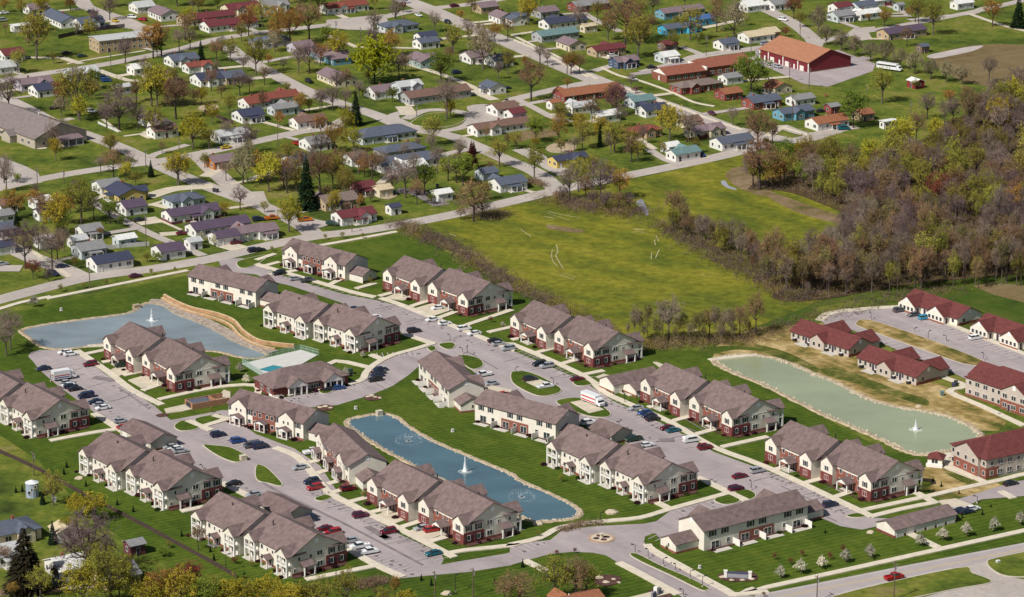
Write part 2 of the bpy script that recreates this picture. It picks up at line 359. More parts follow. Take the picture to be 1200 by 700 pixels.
# the highway with its side turning
area('road', "p -60,690 200,640 600,560 1200,445 1400,405 1400,460 1200,505 1040,535 880,565 600,625 300,697 0,765 -60,780", road_m)
area('turning', "p 860,568 900,563 1035,530 1040,560 1100,600 1200,618 1300,615 1300,800 500,800 700,710 880,660 1050,632 960,595", street_m)
mb = MB(); z = nz()
for off in (.35, ):
    ribbon(mb, gp("p -60,722 200,668 600,592 1200,474 1400,432"), .15, z, yellow_m)
    ribbon(mb, gp("p -60,727 200,673 600,597 1200,478 1400,436"), .15, z, yellow_m)
for s in ("p -60,695 200,646 600,566 1200,450 1400,410", "p 0,757 300,690 600,618 860,565", "p 1050,529 1200,499 1400,455"): ribbon(mb, gp(s), .15, z, paint_m)
structure('road_marking', mb)
# town streets
for s, w in (("# -40,362 20,346 100,326 180,315 250,303 310,289 370,277 430,270 520,254 600,236 650,224 700,213 780,197 850,182 900,168", 8.5),
             ("# -60,235 20,216 75,205 140,195 180,190 235,180 300,166 350,155 385,150 410,138", 7.5),
             ("# -30,100 20,122 65,145 115,163 150,177 210,205 260,225 310,243 350,262 368,275", 8),
             ("# 265,52 280,65 320,87 360,107 400,122 440,135 480,151 530,160 590,186 630,203 652,222", 8),
             ("# -50,108 15,92 115,77 172,66 215,57 250,47 300,39 380,30 440,22 490,12 560,4 620,-8", 7.5),
             ("# 590,118 600,117 650,105 690,97", 7), ("# 755,85 800,73 825,65 900,55 928,48", 8),
             ("# 860,-20 880,2 920,22 940,35 955,50 948,60", 8), ("# 880,70 990,42 1040,33 1100,22 1150,12 1210,-2", 6),
             ("# 862,152 900,160 935,165 980,152 1000,148", 9), ("# -60,265 0,285 40,303 75,316 100,328", 9), ("# 40,-40 70,-30 95,0 105,10 150,25 170,38", 8)):
    road('street', pts(s), w, street_m)
road('street', pts("# 440,-22 460,-6 505,12 545,30 600,52 650,74 700,95 760,117 830,142 865,157 890,172"), 11.5, street_m)
area('street', "# 0,184 30,195 45,203 50,214 0,222 -60,232 -60,160", street_m)
area('forecourt', "b 330,95 600,68 620,100 560,120 545,143 430,140 330,130", street_m)
area('forecourt', "a 490,60 600,88 690,120 640,140 560,130 480,90", street_m)
area('forecourt', "d -60,300 0,318 170,395 280,408 490,335 505,300 420,270 330,235 200,260 60,200 -60,230", lot_m)
area('forecourt', "d 375,155 400,135 500,125 505,140 470,150 490,185 430,192", street_m)
# turning loop round a grass island at the top centre
road('street', pts("b 700,560 790,520 920,520 1010,545 985,590 880,615 780,610 700,580 640,545 720,520"), 5, street_m)
area('turning', "b 990,500 1100,490 1200,520 1200,545 1010,600 985,575 1010,545", street_m, sm=True)
# alleys, tracks and driveways of the town
for s, w, mt in (("# 465,72 500,82 530,92 560,105 575,112", 3.5, drive_m), ("# 105,235 140,256 185,278 215,290 238,300", 4, street_m), ("b 330,165 480,225", 3.2, drive_m), ("b 0,300 150,270 250,262", 4, street_m),
                 ("a 285,270 380,300", 4, drive_m), ("a 460,330 590,375 650,378", 4, drive_m), ("a 190,590 340,555", 4, street_m), ("a 1085,262 1180,315", 5, street_m), ("a 480,560 560,620", 1.6, drive_m), ("a 580,640 690,625", 2, drive_m),
                 ("b 690,500 720,540", 7, drive_m), ("b 1010,425 1120,470", 5, drive_m), ("c 30,470 110,510 200,555 300,570", 4, street_m), ("c 30,495 120,480 200,465", 4, street_m), ("c 0,165 100,150", 3, drive_m),
                 ("c 380,335 500,300 560,290", 5, street_m), ("c 560,350 700,330 790,290", 5, lot_m), ("c 820,145 980,115 1080,90", 4, drive_m), ("c 330,60 420,110 510,150", 4, street_m), ("c 790,220 860,245 910,268", 4, street_m),
                 ("d 60,590 180,630 330,618", 6, street_m), ("d 0,640 70,590", 4, drive_m), ("d 500,10 620,50 660,80", 3, street_m), ("d 660,95 780,80 950,65 1010,40 1130,20", 4.5, street_m), ("d 940,65 1100,120 1220,150", 3, drive_m), ("d 380,290 470,270", 6, lot_m),
                 ("e 690,225 800,190 900,180 1000,175", 7, drive_m), ("e 690,265 780,240", 2, drive_m), ("e 640,345 750,330", 9, drive_m), ("e 750,400 830,395 900,390", 5, drive_m), ("e 1060,450 1130,470", 8, drive_m), ("e 930,30 1000,100 1080,170 1200,250", 8, street_m), ("e 960,130 1020,95", 5, drive_m),
                 ("e 1050,280 1200,262", 3, drive_m), ("e 1080,165 1200,140", 2, drive_m), ("e 740,330 850,380", 1.6, drive_m), ("e 705,40 740,20 880,-20", 4, street_m),
                 ("f 0,200 20,250 70,300 150,330 260,370", 6, street_m), ("f 210,335 330,360", 9, street_m), ("f 660,195 760,205 870,265", 7, patch_m), ("f 870,30 1010,0 1100,20", 5, street_m), ("g 40,0 100,30 180,80 260,120", 8, street_m), ("g 640,0 720,50 790,75", 4, street_m), ("g 870,20 900,45", 5, drive_m),
                 ("a 150,665 200,700", 4, drive_m), ("m -60,690 0,680 150,672 310,660", 5, dirt_m), ("m -20,560 30,520", 4, drive_m), ("f 565,160 640,210 600,235", 4, rock_m), ("e 0,390 60,440 150,480 240,540 330,600", 2.2, drive_m), ("e -20,560 100,560", 8, street_m)):
    road('driveway' if mt is drive_m else 'lane', pts(s), w, mt)
# ---------------------------------------------------------------- right-hand lot
area('parking_lot', "T 722,52 740,42 770,33 830,27 890,22 935,24 1060,80 1200,134 1330,190 1330,330 1180,205 1060,188 1005,162 900,120 835,90 790,72 740,68", lot_m)
area('parking_lot', "T 1050,470 1130,445 1180,430 1330,405 1330,450 1190,465 1100,472 1060,490 1010,480", lot_m)
# ---------------------------------------------------------------- walks
mb = MB(); k = 0
for s in ("i 360,245 500,340 620,430 760,500", "i 400,262 505,240", "i 480,300 560,288", "i 580,362 690,338", "i 670,432 750,405", "i 745,475 1000,420 1200,408 j 0,465", "i 410,225 500,222", "j 0,465 80,468 110,462 400,410 495,384 515,350 560,308 640,268 740,240 830,212",
          "i 440,540 600,640", "i 235,668 450,628 570,612", "j 695,168 835,215", "j 300,350 375,295 530,325", "j 540,265 600,290", "j 585,0 690,35 1000,160 1200,240 k 0,215 330,360 430,440 560,500 740,580 950,700 p 0,95 490,325",
          "j 730,38 830,5", "j 860,92 940,62", "j 990,125 1200,55", "j 1090,160 1200,135", "k 0,195 60,185", "k 105,258 195,235", "k 220,312 300,290", "k 320,362 430,340", "k 430,400 520,370", "k 540,455 660,435", "k 640,512 730,492", "k 760,575 850,550", "k 860,640 950,615", "k 985,698 1200,650",
          "p 20,108 110,82", "p 160,170 265,142", "p 300,238 385,208", "p 430,297 720,235 850,205 1100,150 1200,125 1400,90", "p 480,325 620,290 780,258", "p 695,212 790,262", "p 545,345 800,470", "p -60,662 0,655 1200,390 1400,345", "p 830,90 900,110 1020,165", "p 1090,205 1150,238",
          "n 90,0 180,35 240,90 330,200 420,255 700,395 930,515", "n 250,70 300,60", "n 290,120 330,108", "n 340,170 380,160", "n 355,212 440,190", "n 440,255 560,225", "n 540,305 640,280", "n 680,375 790,340", "n 820,440 890,420", "n 910,495 1000,480 1200,460 o 0,455 130,425 230,375 420,348 600,330 740,290 1010,215",
          "n 430,475 560,550 690,608", "n 235,620 560,555", "m 850,300 1040,262", "m 1040,165 1200,245", "o 635,455 660,482 800,560 1000,668 1050,690 1200,675", "o 870,140 1100,250", "o 680,258 740,288", "o 60,530 165,582", "o 500,540 600,592 780,690",
          "l 820,370 925,412 850,438 1000,505 1200,598", "l 650,45 960,165 1220,268", "e 220,702 880,570", "i -60,62 0,50 100,20 240,-8", "f 280,452 320,450 660,388", "f 0,522 90,492", "f 30,552 110,530", "f 60,590 190,570","f 0,540 200,598 440,668 560,695", "f 340,640 400,610", "f 470,655 560,630", "f 580,690 650,672", "f 1040,690 1100,672",
          "k 930,290 k 960,285 1150,265", "i 1000,550 1200,600" , "i 880,575 990,620", "i 940,605 1070,565", "j -10,478 j 150,462", "i 1200,445 j -12,470") :
    P = gp(s)
    if len(P) < 2: continue
    k += 1
    ribbon(mb, smooth(P, n=3) if len(P) > 2 else P, 2.3, .27 + (k % 29) * .0022, walk_m, walk_m)
structure('sidewalk', mb)
mb = MB()
for s in ("T 722,52 735,40 760,32 830,25 890,21 925,20", "T 1020,392 1010,375 1040,365 1070,375", ):
    ribbon(mb, smooth(gp(s)), 3.2, .262, walk_m, walk_m)
structure('footpath', mb)
mb = MB(); 
for s in ("c 0,165 100,215 240,280 370,355 400,372", "c 420,318 500,355 600,380 740,430 850,480 950,500","c 0,185 130,240 240,300 360,362", "c 480,395 600,440 800,510 900,550 1080,610", "a 320,300 460,275 680,240", "d 75,600 190,635"):
    ribbon(mb, smooth(gp(s)), 1.5, .258, walk_m, walk_m)
structure('town_sidewalk', mb)
# driveways of the estate (raised slabs)
mb = MB(); kk = 0
for s in ("i 500,345 595,302 655,325 560,365", "i 600,385 680,362 770,398 665,422", "n 550,322 640,290 740,325 640,362", "n 700,397 790,368 890,402 800,437", "k 370,378 430,355 520,380 560,395 640,425 520,450 460,420", "k 660,300 680,300 740,325 700,330", "i 770,520 860,500 1000,485 1050,430 1080,440 1080,480 860,530 780,540",
          "i 765,540", "j 740,50 840,20 920,55 830,85", "f 640,690 j 0,0", "p 800,250 880,240 960,270 860,300 830,285", "T 1030,380 1015,400 1080,425 1090,412 1060,400 1060,385", "j 690,10 j 600,0 j 680,-30 j 760,0", "p 830,60 885,40 900,90 850,100", "l 850,60", "j 1060,400 1200,430 1190,460 1060,430", "i 1000,610 1085,620"):
    P = gp(s)
    if len(P) < 4: continue
    kk += 1; sheet(mb, P, .225 + kk * .0016, drive_m, drive_m)
structure('driveway', mb)
# kerbed grass islands and medians
def island(s, sm=True, mt=None):
    P = gp(s); P = smooth(P, True, 4) if sm else P
    mb = MB(); sheet(mb, P, .30 - .045, kerb_m, kerb_m)
    c = Vector((sum(p[0] for p in P) / len(P), sum(p[1] for p in P) / len(P)))
    n = len(P); Q = []
    ar = sum(P[i][0]*P[(i+1)%n][1] - P[(i+1)%n][0]*P[i][1] for i in range(n))
    for i in range(n):
        a = Vector(P[i-1]); b = Vector(P[(i+1) % n]); t = (b - a).normalized(); nn = Vector((t.y, -t.x)) * (1 if ar > 0 else -1)
        q = Vector(P[i]) - nn * .28; Q.append((q.x, q.y))
    sheet(mb, Q, .30 - .03, mt or lawn_m); return structure('grass_island', mb)
for s in ("i 815,600 850,575 900,580 935,605 900,620 840,622", "i 910,568 990,548 1040,545 1035,570 960,598", "i 950,690 1000,690 1080,700 1145,730 1168,748 1150,760 1100,770 1020,740", "n 0,85 40,88 80,120 125,170 110,182 60,170 0,150", "j 940,275 990,268 1050,285 1068,310 1050,328 1000,330", "j 855,218 900,208 935,215 925,235 890,240",
          "j 800,232 835,225 845,240 820,250", "k -5,350 30,343 70,345 140,370 220,415 232,435 200,452 130,460 60,435 0,395", "k 205,485 270,468 340,470 400,490 450,525 465,548 430,560 350,552 260,520", "k 285,392 340,382 385,400 340,412 300,410", "k 410,440 450,430 485,440 450,452 420,450", "k 360,375 390,370 430,390 410,398", "k 485,425 510,422 540,438 520,445",
          "o 945,245 1010,220 1070,245 1050,262 990,268", "o 1040,212 1100,198 1140,215 1140,235 1100,245", "o 550,502 590,500 700,555 830,610 925,660 915,670 880,668 740,600 600,535", "p 365,320 420,308 460,325 400,330", "n 275,238 320,222 360,232 320,250 285,250", "T 805,58 830,50 900,70 1000,105 1100,145 1110,158 1060,155 980,128 880,92 815,68",
          "e 1110,530 1200,505 f 60,500 0,545 e 1130,560", "b 725,580 790,540 900,530 980,548 960,580 880,598 780,595", "j 290,432 330,418 370,425 345,445 310,448", "p 1025,535 1060,520 1200,490 1350,462 1350,590 1200,608 1100,600 1040,565", "p 300,700 880,566 960,590 1050,632 880,665 760,690 600,720 450,730"):
    island(s, mt=(straw_m if s.startswith('T 805') else town_grass if s.startswith(('b 725', 'p 1025', 'p 300')) else None))
mb = MB()
for q, s in enumerate(("k 48,388 100,372 195,405 132,428", "k 272,490 335,478 432,524 362,542")): P = gp(s); sheet(mb, P, .285, drive_m, drive_m)
structure('vehicle_pad', mb)
# ---------------------------------------------------------------- stall lines
stains = []
mb = MB(); z = nz() + .002
def stalls(a, b, n, depth, side):
    A = Vector(gp(a)[0]); B = Vector(gp(b)[0]); d = (B - A) / n; nn = Vector((-d.y, d.x)).normalized() * side
    for i in range(n + 1):
        p = A + d * i; ribbon(mb, [tuple(p), tuple(p + nn * depth)], .16, z, paint_m)
        if R.random() < .6:
            c = p + d * R.uniform(.35,.65) + nn * R.uniform(1, 4.2); r_ = R.uniform(.25, .6); stains.append((c, r_))
for a, b, n, side in (("i 365,255", "i 740,500", 22, -1), ("i 200,320", "i 590,615", 26, 1), ("n 235,110", "n 330,215", 8, -1), ("n 375,240", "n 910,512", 24, -1), ("n 440,480", "n 690,600", 13, 1), ("m 1060,165", "m 1180,235", 5, 1),
                      ("j 600,12", "j 1190,250", 26, -1), ("j 480,165", "j 690,165", 6, 1), ("k 10,230", "k 320,365", 14, -1), ("k 440,450", "k 930,697", 22, -1), ("p 5,105", "p 400,290", 18, -1), ("o 880,150", "o 1010,215", 5, 1), ("o 740,298", "o 1000,235", 9, -1),
                      ("i 1010,625", "j 0,690", 9, -1), ("j 540,258", "j 740,248", 8, -1), ("j 100,470", "j 290,432", 9, -1), ("j 360,418", "j 500,392", 7, -1), ("l 655,52", "l 1190,268", 24, -1), ("l 520,210", "l 840,345", 12, 1), ("o 0,470", "o 110,440", 4, -1), ("f 90,570", "f 560,697", 16, -1), ("o 690,405", "o 790,432", 3, -1), ("k 460,600","k 640,690",9,1)):
    stalls(a, b, n, 5.2, side)
structure('parking_marking', mb)
mb = MB(); z = nz(); oil_m = g('oil_stain', (.17,.145,.148), .7)
for c, r_ in stains: mb.disc((c.x, c.y, z), r_, oil_m, 8)
for k in range(46):     # fine cracks running across the car parks
    i = R.choice((("i 200,300","i 740,520"),("n 330,215","n 900,530"),("j 620,40","j 1180,260"),("k 20,260","k 320,380"),("k 450,470","k 940,700"),("p 0,130","p 400,300"),("l 640,70","l 1190,290"),("j 120,490","j 700,380")))
    a, b = (Vector(gp(q)[0]) for q in i); c = a.lerp(b, R.random()); u = (b-a).normalized(); v = Vector((-u.y, u.x)) * R.choice((-1, 1)); Lc = R.uniform(4, 15); Q = [tuple(c + v*Lc*t + u*R.uniform(-.5,.5)) for t in (-.6,-.3,0,.3,.6)]
    ribbon(mb, Q, R.uniform(.08,.2), z, oil_m)
structure('oil_stain', mb)
mb = MB(); z = nz() + .002
for s, w in (("n 0,140 110,210 400,350 780,550", .9), ("n 330,200 480,270", .5), ("j 0,70", 0), ("n 520,370 620,430", 2.2), ("n 590,412 620,425", 2.5), ("k 770,590 900,640", .5), ("k 690,665 760,665", 3.0), ("p 210,295 320,345", .4), ("j 990,250 1130,330", .5), ("i 560,420 700,520", .5), ("i 440,370 540,385", 3), ("k 700,500 900,620", .4), ("p 60,180 300,290", .4), ("k 60,255 240,340", .5)):
    P = gp(s)
    if w: ribbon(mb, smooth(P), w, z, patch_m)
structure('crack_sealant', mb)
# mulch beds with stone
MULCH = ("j 505,462 540,452 590,460 570,478 520,478", "j 280,510 320,498 365,508 350,525 300,528", "o 380,610 440,596 510,610 490,640 430,650 385,635", "o 965,600 1010,585 1100,580 1150,600 1140,622 1050,630 985,620", "o 630,690 660,665 740,680 735,720 640,720", "i 730,548 770,540 790,550 750,558")
mb = MB()
for s in MULCH: sheet(mb, smooth(gp(s), True), nz(), mulch_m)
structure('mulch_bed', mb)
# ---------------------------------------------------------------- building materials
cream = g('cream_siding', (.70,.655,.57), .75, var=.07, scale=.5, objvar=.03)
tan_side = g('tan_siding', (.50,.46,.39), .75, var=.05, scale=.4)
brick = g('red_brick', (.235,.085,.06), .9, var=.32, scale=1.6)
brick2 = g('dark_red_brick', (.165,.045,.042), .9, var=.3, scale=1.6)
roof_m = g('taupe_shingle', (.160,.114,.110), .92, var=.26, scale=.7, detail=8, objvar=.07)
redroof_m = g('red_shingle', (.125,.035,.033), .9, var=.24, scale=.9, detail=8)
trim = g('white_trim', (.76,.74,.70), .6)
shut = g('dark_shutter', (.035,.035,.05), .6)
door_m = g('dark_door', (.05,.03,.05), .5)
gdoor = g('garage_door', (.68,.65,.60), .55)
glass = g('window_glass', (.03,.035,.045), .08, spec=.8)
patio_m = g('patio_slab', (.50,.47,.42), .85, var=.1, scale=.6)
iron = g('dark_metal', (.035,.035,.04), .45, metal=.3)
recess = g('shaded_doorway', (.055,.045,.055), .7)
def gable_roof(mb, x0, x1, y0, y1, ze, rise, oh, mt, axis='x', th=.18):
    """two sloping slabs; ridge along axis; oh = overhang"""
    if axis == 'x':
        ym = (y0 + y1) / 2; k = rise / ((y1 - y0) / 2); a0, a1 = x0 - oh, x1 + oh
        for sy, ye in ((-1, y0), (1, y1)):
            e = ye + sy * oh; zb = ze - k * oh
            lo = [(a0,e,zb),(a1,e,zb),(a1,ym,ze+rise),(a0,ym,ze+rise)]; hi = [(x,y,z+th) for x,y,z in lo]
            if sy > 0: lo = lo[::-1]; hi = hi[::-1]
            mb.hexa(lo, hi, mt)
    else:
        xm = (x0 + x1) / 2; k = rise / ((x1 - x0) / 2); a0, a1 = y0 - oh, y1 + oh
        for sx, xe in ((-1, x0), (1, x1)):
            e = xe + sx * oh; zb = ze - k * oh
            lo = [(e,a0,zb),(xm,a0,ze+rise),(xm,a1,ze+rise),(e,a1,zb)]; hi = [(x,y,z+th) for x,y,z in lo]
            if sx > 0: lo = lo[::-1]; hi = hi[::-1]
            mb.hexa(lo, hi, mt)
def hip_roof(mb, x0, x1, y0, y1, ze, rise, oh, mt):
    x0 -= oh; x1 += oh; y0 -= oh; y1 += oh; h = min((y1 - y0), (x1 - x0)) / 2; ym = (y0+y1)/2; xm = (x0+x1)/2
    if x1 - x0 >= y1 - y0: r = [(x0+h,ym,ze+rise),(x1-h,ym,ze+rise)]; fs = [(4,5,9,8),(5,6,9),(6,7,8,9),(7,4,8)]
    else: r = [(xm,y0+h,ze+rise),(xm,y1-h,ze+rise)]; fs = [(4,5,8),(5,6,9,8),(6,7,9),(7,4,8,9)]
    v = [(x0,y0,ze-.16),(x1,y0,ze-.16),(x1,y1,ze-.16),(x0,y1,ze-.16),(x0,y0,ze),(x1,y0,ze),(x1,y1,ze),(x0,y1,ze)] + r
    mb.add(v, fs + [(0,1,5,4),(1,2,6,5),(2,3,7,6),(3,0,4,7),(3,2,1,0)], mt)
def gable_body(mb, x0, x1, y0, y1, z0, ze, rise, mt, axis='x', ins=.02):
    mb.box(x0, x1, y0, y1, z0, ze, mt)
    if axis == 'x':
        ym = (y0+y1)/2; v = [(x0,y0,ze),(x0,y1,ze),(x0,ym,ze+rise-ins),(x1,y0,ze),(x1,y1,ze),(x1,ym,ze+rise-ins)]; f = [(0,2,1),(3,4,5),(0,3,5,2),(4,1,2,5)]
    else:
        xm = (x0+x1)/2; v = [(x0,y0,ze),(x1,y0,ze),(xm,y0,ze+rise-ins),(x0,y1,ze),(x1,y1,ze),(xm,y1,ze+rise-ins)]; f = [(0,1,2),(4,3,5),(1,4,5,2),(3,0,2,5)]
    mb.add(v, f, mt)
# shared window / door meshes, facing local -Y, origin at the wall
def window_mesh(name, w, h, shutters=False, mull=1, frame=trim):
    mb = MB(); f = .08
    mb.box(-w/2, w/2, -.06, .02, 0, f, frame); mb.box(-w/2, w/2, -.06, .02, h-f, h, frame)
    mb.box(-w/2, -w/2+f, -.06, .02, f, h-f, frame); mb.box(w/2-f, w/2, -.06, .02, f, h-f, frame)
    for i in range(mull): 
        x = -w/2 + w*(i+1)/(mull+1); mb.box(x-.05, x+.05, -.055, .02, f, h-f, frame)
    mb.box(-w/2+f, w/2-f, -.03, .02, f, h-f, glass)
    if shutters:
        for s in (-1, 1): mb.box(s*(w/2+.27)-.25, s*(w/2+.27)+.25, -.07, .02, 0, h, shut)
    o = mb.build(name); me = o.data; bpy.data.objects.remove(o); return me
def door_mesh(name, w, h, mt, frame=trim):
    mb = MB(); mb.box(-w/2-.1, w/2+.1, -.06, .02, 0, h+.1, frame); mb.box(-w/2, w/2, -.09, .0, 0.02, h, mt)
    mb.box(w/2-.2, w/2-.1, -.13, -.09, 1, 1.1, iron)
    o = mb.build(name); me = o.data; bpy.data.objects.remove(o); return me
def gdoor_mesh(name, w, h):
    mb = MB(); mb.box(-w/2-.1, w/2+.1, -.05, .02, 0, h+.1, trim)
    for i in range(4): mb.box(-w/2, w/2, -.08, 0, .02 + h*i/4, h*(i+1)/4-.04, gdoor)
    o = mb.build(name); me = o.data; bpy.data.objects.remove(o); return me
W_SH = window_mesh('window', 1.1, 1.6, True, 0); W_PAIR = window_mesh('window', 1.9, 1.5, False, 1); W_SM = window_mesh('window', .8, 1.1, False, 0)
W_MID = window_mesh('window', 1.2, 1.4, False, 0); W_SLIDE = window_mesh('sliding_door', 2.4, 2.1, False, 1)
D_M = door_mesh('door', 1.0, 2.1, door_m); D_W = door_mesh('door', 1.0, 2.1, trim, shut); GD = gdoor_mesh('garage_door', 2.6, 2.2)
vent_mb = MB(); vent_mb.box(-.55,.55,-.08,.02,0,1.3,mat('bright_white', (.86,.86,.84), .5)); _o = vent_mb.build('gable_vent'); VENT = _o.data; bpy.data.objects.remove(_o)
# rz for an opening on each face: local -Y of the opening mesh points outwards
FACE = {'F': 0, 'E': math.pi/2, 'B': math.pi, 'W': -math.pi/2}
def put(me, root, face, x, y, z, name=None): return link(name or me.name.split('.')[0], me, root, (x, y, z), FACE[face])
class BF:
    def __init__(s, root): s.r = root
    def box(s, *a): m_ = MB(); m_.box(*a); m_.build('brick_facing', s.r)
    def build(s, *a): pass
# ---------------------------------------------------------------- two-wing apartment building
# local frame: length along X, front (car park side) at -Y, back with balconies at +Y
def make_apartment():
    root = empty('apartment_building'); L2 = 22.3; ZE = 5.8; RI = 4.3
    wall = MB(); roof = MB(); bf = BF(root)
    for s, (x0, x1, dy) in enumerate(((-L2, -1.2, -1.2), (.2, L2, 1.2))):
        y0, y1 = -8 + dy, 8 + dy
        gable_body(wall, x0, x1, y0, y1, 0, ZE, RI, cream)
        gable_roof(roof, x0, x1, y0, y1, ZE, RI, .45, roof_m)
        for bi, (bx0, bx1) in enumerate(((x0, x0 + 5.2), (x1 - 5.2, x1))):
            # front bump with its own gable
            e = .012 * (bi + 1)
            yb = y0 - 1.6
            cx0, cx1 = bx0 - (e if bi == 0 else 0), bx1 + (e if bi else 0)
            gable_body(wall, cx0, cx1, yb, y0 + .5, 0, ZE + .01, 2.0, cream, 'y')
            gable_roof(roof, cx0, cx1, yb, y0 + 4.4, ZE + .03, 2.0, .35, roof_m, 'y')
            cx = (bx0 + bx1) / 2
            put(W_SH if bi else W_PAIR, root, 'F', cx, yb, 3.5)
            put(W_PAIR, root, 'F', cx, yb, .8)
            bf.box(cx0 + .0, cx1 - .0, yb - .05, yb + .01, 0, 2.9, brick2)
            # rear bump: recessed balconies framed by posts under a gable
            yr = y1 + 1.6
            gable_body(wall, cx0, cx1, y1 - .3, yr, ZE - .55, ZE + .02, 2.0, cream, 'y')
            gable_roof(roof, cx0, cx1, y1 - 4.4, yr, ZE + .04, 2.0, .35, roof_m, 'y')
            b = MB()
            for px in (bx0 + .22, bx1 - .22, cx):
                if px == cx: b.box(px-.12, px+.12, yr-.3, yr-.05, 0, ZE-.55, trim)
                else: b.box(px-.24, px+.24, yr-.5, yr-.02, 0, ZE-.55, trim)
            b.box(bx0, bx1, y1 - .01, yr, 2.75, 3.0, trim)
            for q in range(13):
                x = bx0 + .4 + (bx1-bx0-.8)*q/12; b.box(x-.03, x+.03, yr-.14, yr-.08, 3.0, 3.9, trim)
            b.box(bx0+.2, bx1-.2, yr-.16, yr-.06, 3.88, 3.98, trim); b.box(bx0, bx1, y1, yr + .9, 0, .12, patio_m)
            b.build('balcony', root)
            put(W_SLIDE, root, 'B', cx, y1, .13); put(W_SLIDE, root, 'B', cx, y1, 3.05)
        # middle bay of the front: brick, canopy, doors, upper windows
        mx0, mx1 = x0 + 5.2, x1 - 5.2; cx = (mx0 + mx1) / 2
        bf.box(mx0 + .01, mx1 - .01, y0 - .06, y0 + .01, 0, 4.7, brick)
        for dx in (-3.9, -1.2, 1.2, 3.9): put(W_MID if abs(dx) > 2 else W_SM, root, 'F', cx + dx, y0 - .05, 3.7)
        for dx in (-4.0, 4.0): put(W_MID, root, 'F', cx + dx, y0 - .06, .9)
        p = MB(); gable_roof(p, cx - 2.4, cx + 2.4, y0 - 3.2, y0 + .0, 2.75, 1.25, .25, roof_m, 'y'); gable_body(p, cx-2.4, cx+2.4, y0-3.0, y0-.1, 2.5, 2.74, 1.2, trim, 'y')
        pr = p.build('porch', root)
        for dx in (-2.15, 2.15):
            c = MB(); c.box(cx+dx-.17, cx+dx+.17, y0-2.95, y0-2.6, .12, 2.5, trim); c.build('column', pr)
        c = MB(); c.box(cx-2.4, cx+2.4, y0-3.2, y0, 0, .12, patio_m); c.build('step', pr)
        for dx in (-.9, .9): put(D_M, root, 'F', cx + dx, y0 - .06, .12)
        # back middle
        for dx in (-4.0, -1.3, 1.3, 4.0): put(W_MID if abs(dx) > 2 else W_SM, root, 'B', cx + dx, y1, 3.7); 
        for dx in (-4.0, 4.0): put(W_MID, root, 'B', cx + dx, y1, .9)
        c = MB(); c.box(cx-1.6, cx+1.6, y1, y1+2.4, 0, .12, patio_m)
        gable_roof(c, cx-1.6, cx+1.6, y1, y1+2.2, 2.6, .9, .2, roof_m, 'y')
        for dx in (-1.4, 1.4): c.box(cx+dx-.14, cx+dx+.14, y1+1.8, y1+2.1, .12, 2.55, trim)
        c.build('rear_porch', root); put(D_M, root, 'B', cx, y1, .12)
        bf.box(mx0 + .01, mx1 - .01, y1 - .01, y1 + .05, 0, .7, brick)
    # end facades
    for sx, fc, dy, xx in ((1, 'E', 1.2, L2), (-1, 'W', -1.2, -L2)):
        y0, y1 = -8 + dy, 8 + dy
        xe = xx + sx * .024
        a, b = (xe, xe + .06) if sx > 0 else (xe - .06, xe)
        bf.box(a, b, y0 - 1.62, y0 + 5.1, 0, 3.35, brick2)
        for yy in (y0 + .1, y0 + 3.3):
            put(W_SH, root, fc, xe + sx*.06, yy, .9); put(W_SH, root, fc, xe + sx*.0, yy, 3.65)
        for yy, me in ((y0 + 7.0, W_PAIR), (y0 + 9.9, W_SM), (y0 + 13.6, W_SM)): put(me, root, fc, xx, yy, 3.9)
        put(W_PAIR, root, fc, xx, y0 + 7.0, 1.0); put(W_SM, root, fc, xx, y0 + 15, .9)
        put(VENT, root, fc, xx, (y0+y1)/2, ZE + 1.9)
        # lean-to canopy over the side entrance
        yc = y0 + 11.6; c = MB(); o = xx + sx * 2.3
        lo = [(xx, yc-1.9, 3.6), (o, yc-1.9, 2.55), (o, yc+1.9, 2.55), (xx, yc+1.9, 3.6)]; hi = [(x, y, z+.18) for x, y, z in lo]
        c.hexa(lo, hi, roof_m) if sx > 0 else c.hexa(lo[::-1], hi[::-1], roof_m)
        c.box(min(xx, o), max(xx, o), yc-2, yc+2, 0, .12, patio_m)
        cn = c.build('canopy', root)
        for q in (-1.6, 1.6):
            c = MB(); c.box(min(o, o-sx*.35), max(o, o-sx*.35), yc+q-.17, yc+q+.17, .12, 2.5, trim); c.build('column', cn)
        put(D_M, root, fc, xx, yc, .12); 
        bf.box(min(xx, xx+sx*.05), max(xx, xx+sx*.05), y0+5.12, y1-.02, 0, .75, brick)
        # white belt board across the base of the gable
        bb = MB(); bb.box(min(xx, xx+sx*.05), max(xx, xx+sx*.05), y0+5.2, y1+.0, ZE-.25, ZE-.02, trim); bb.build('trim_board', root)
    # link between wings
    wall.box(-1.21, .21, -6.2, 6.4, 0, ZE - .3, tan_side)
    gable_roof(roof, -1.3, .3, -6.4, 6.6, ZE - .3, 2.6, .0, roof_m)
    # brick skirt of the front bumps wraps the notch wall
    wall.build('wall', root); bf.build('brick_facing', root); roof.build('roof', root)
    for x, y in ((-14, -1), (13, 3), (-6,2)):
        v = MB(); v.tube((x, y, 8.8), (x, y, 10.1), .16, .16, 6, iron, True); v.build('roof_vent', root)
    proto_done(root); return root
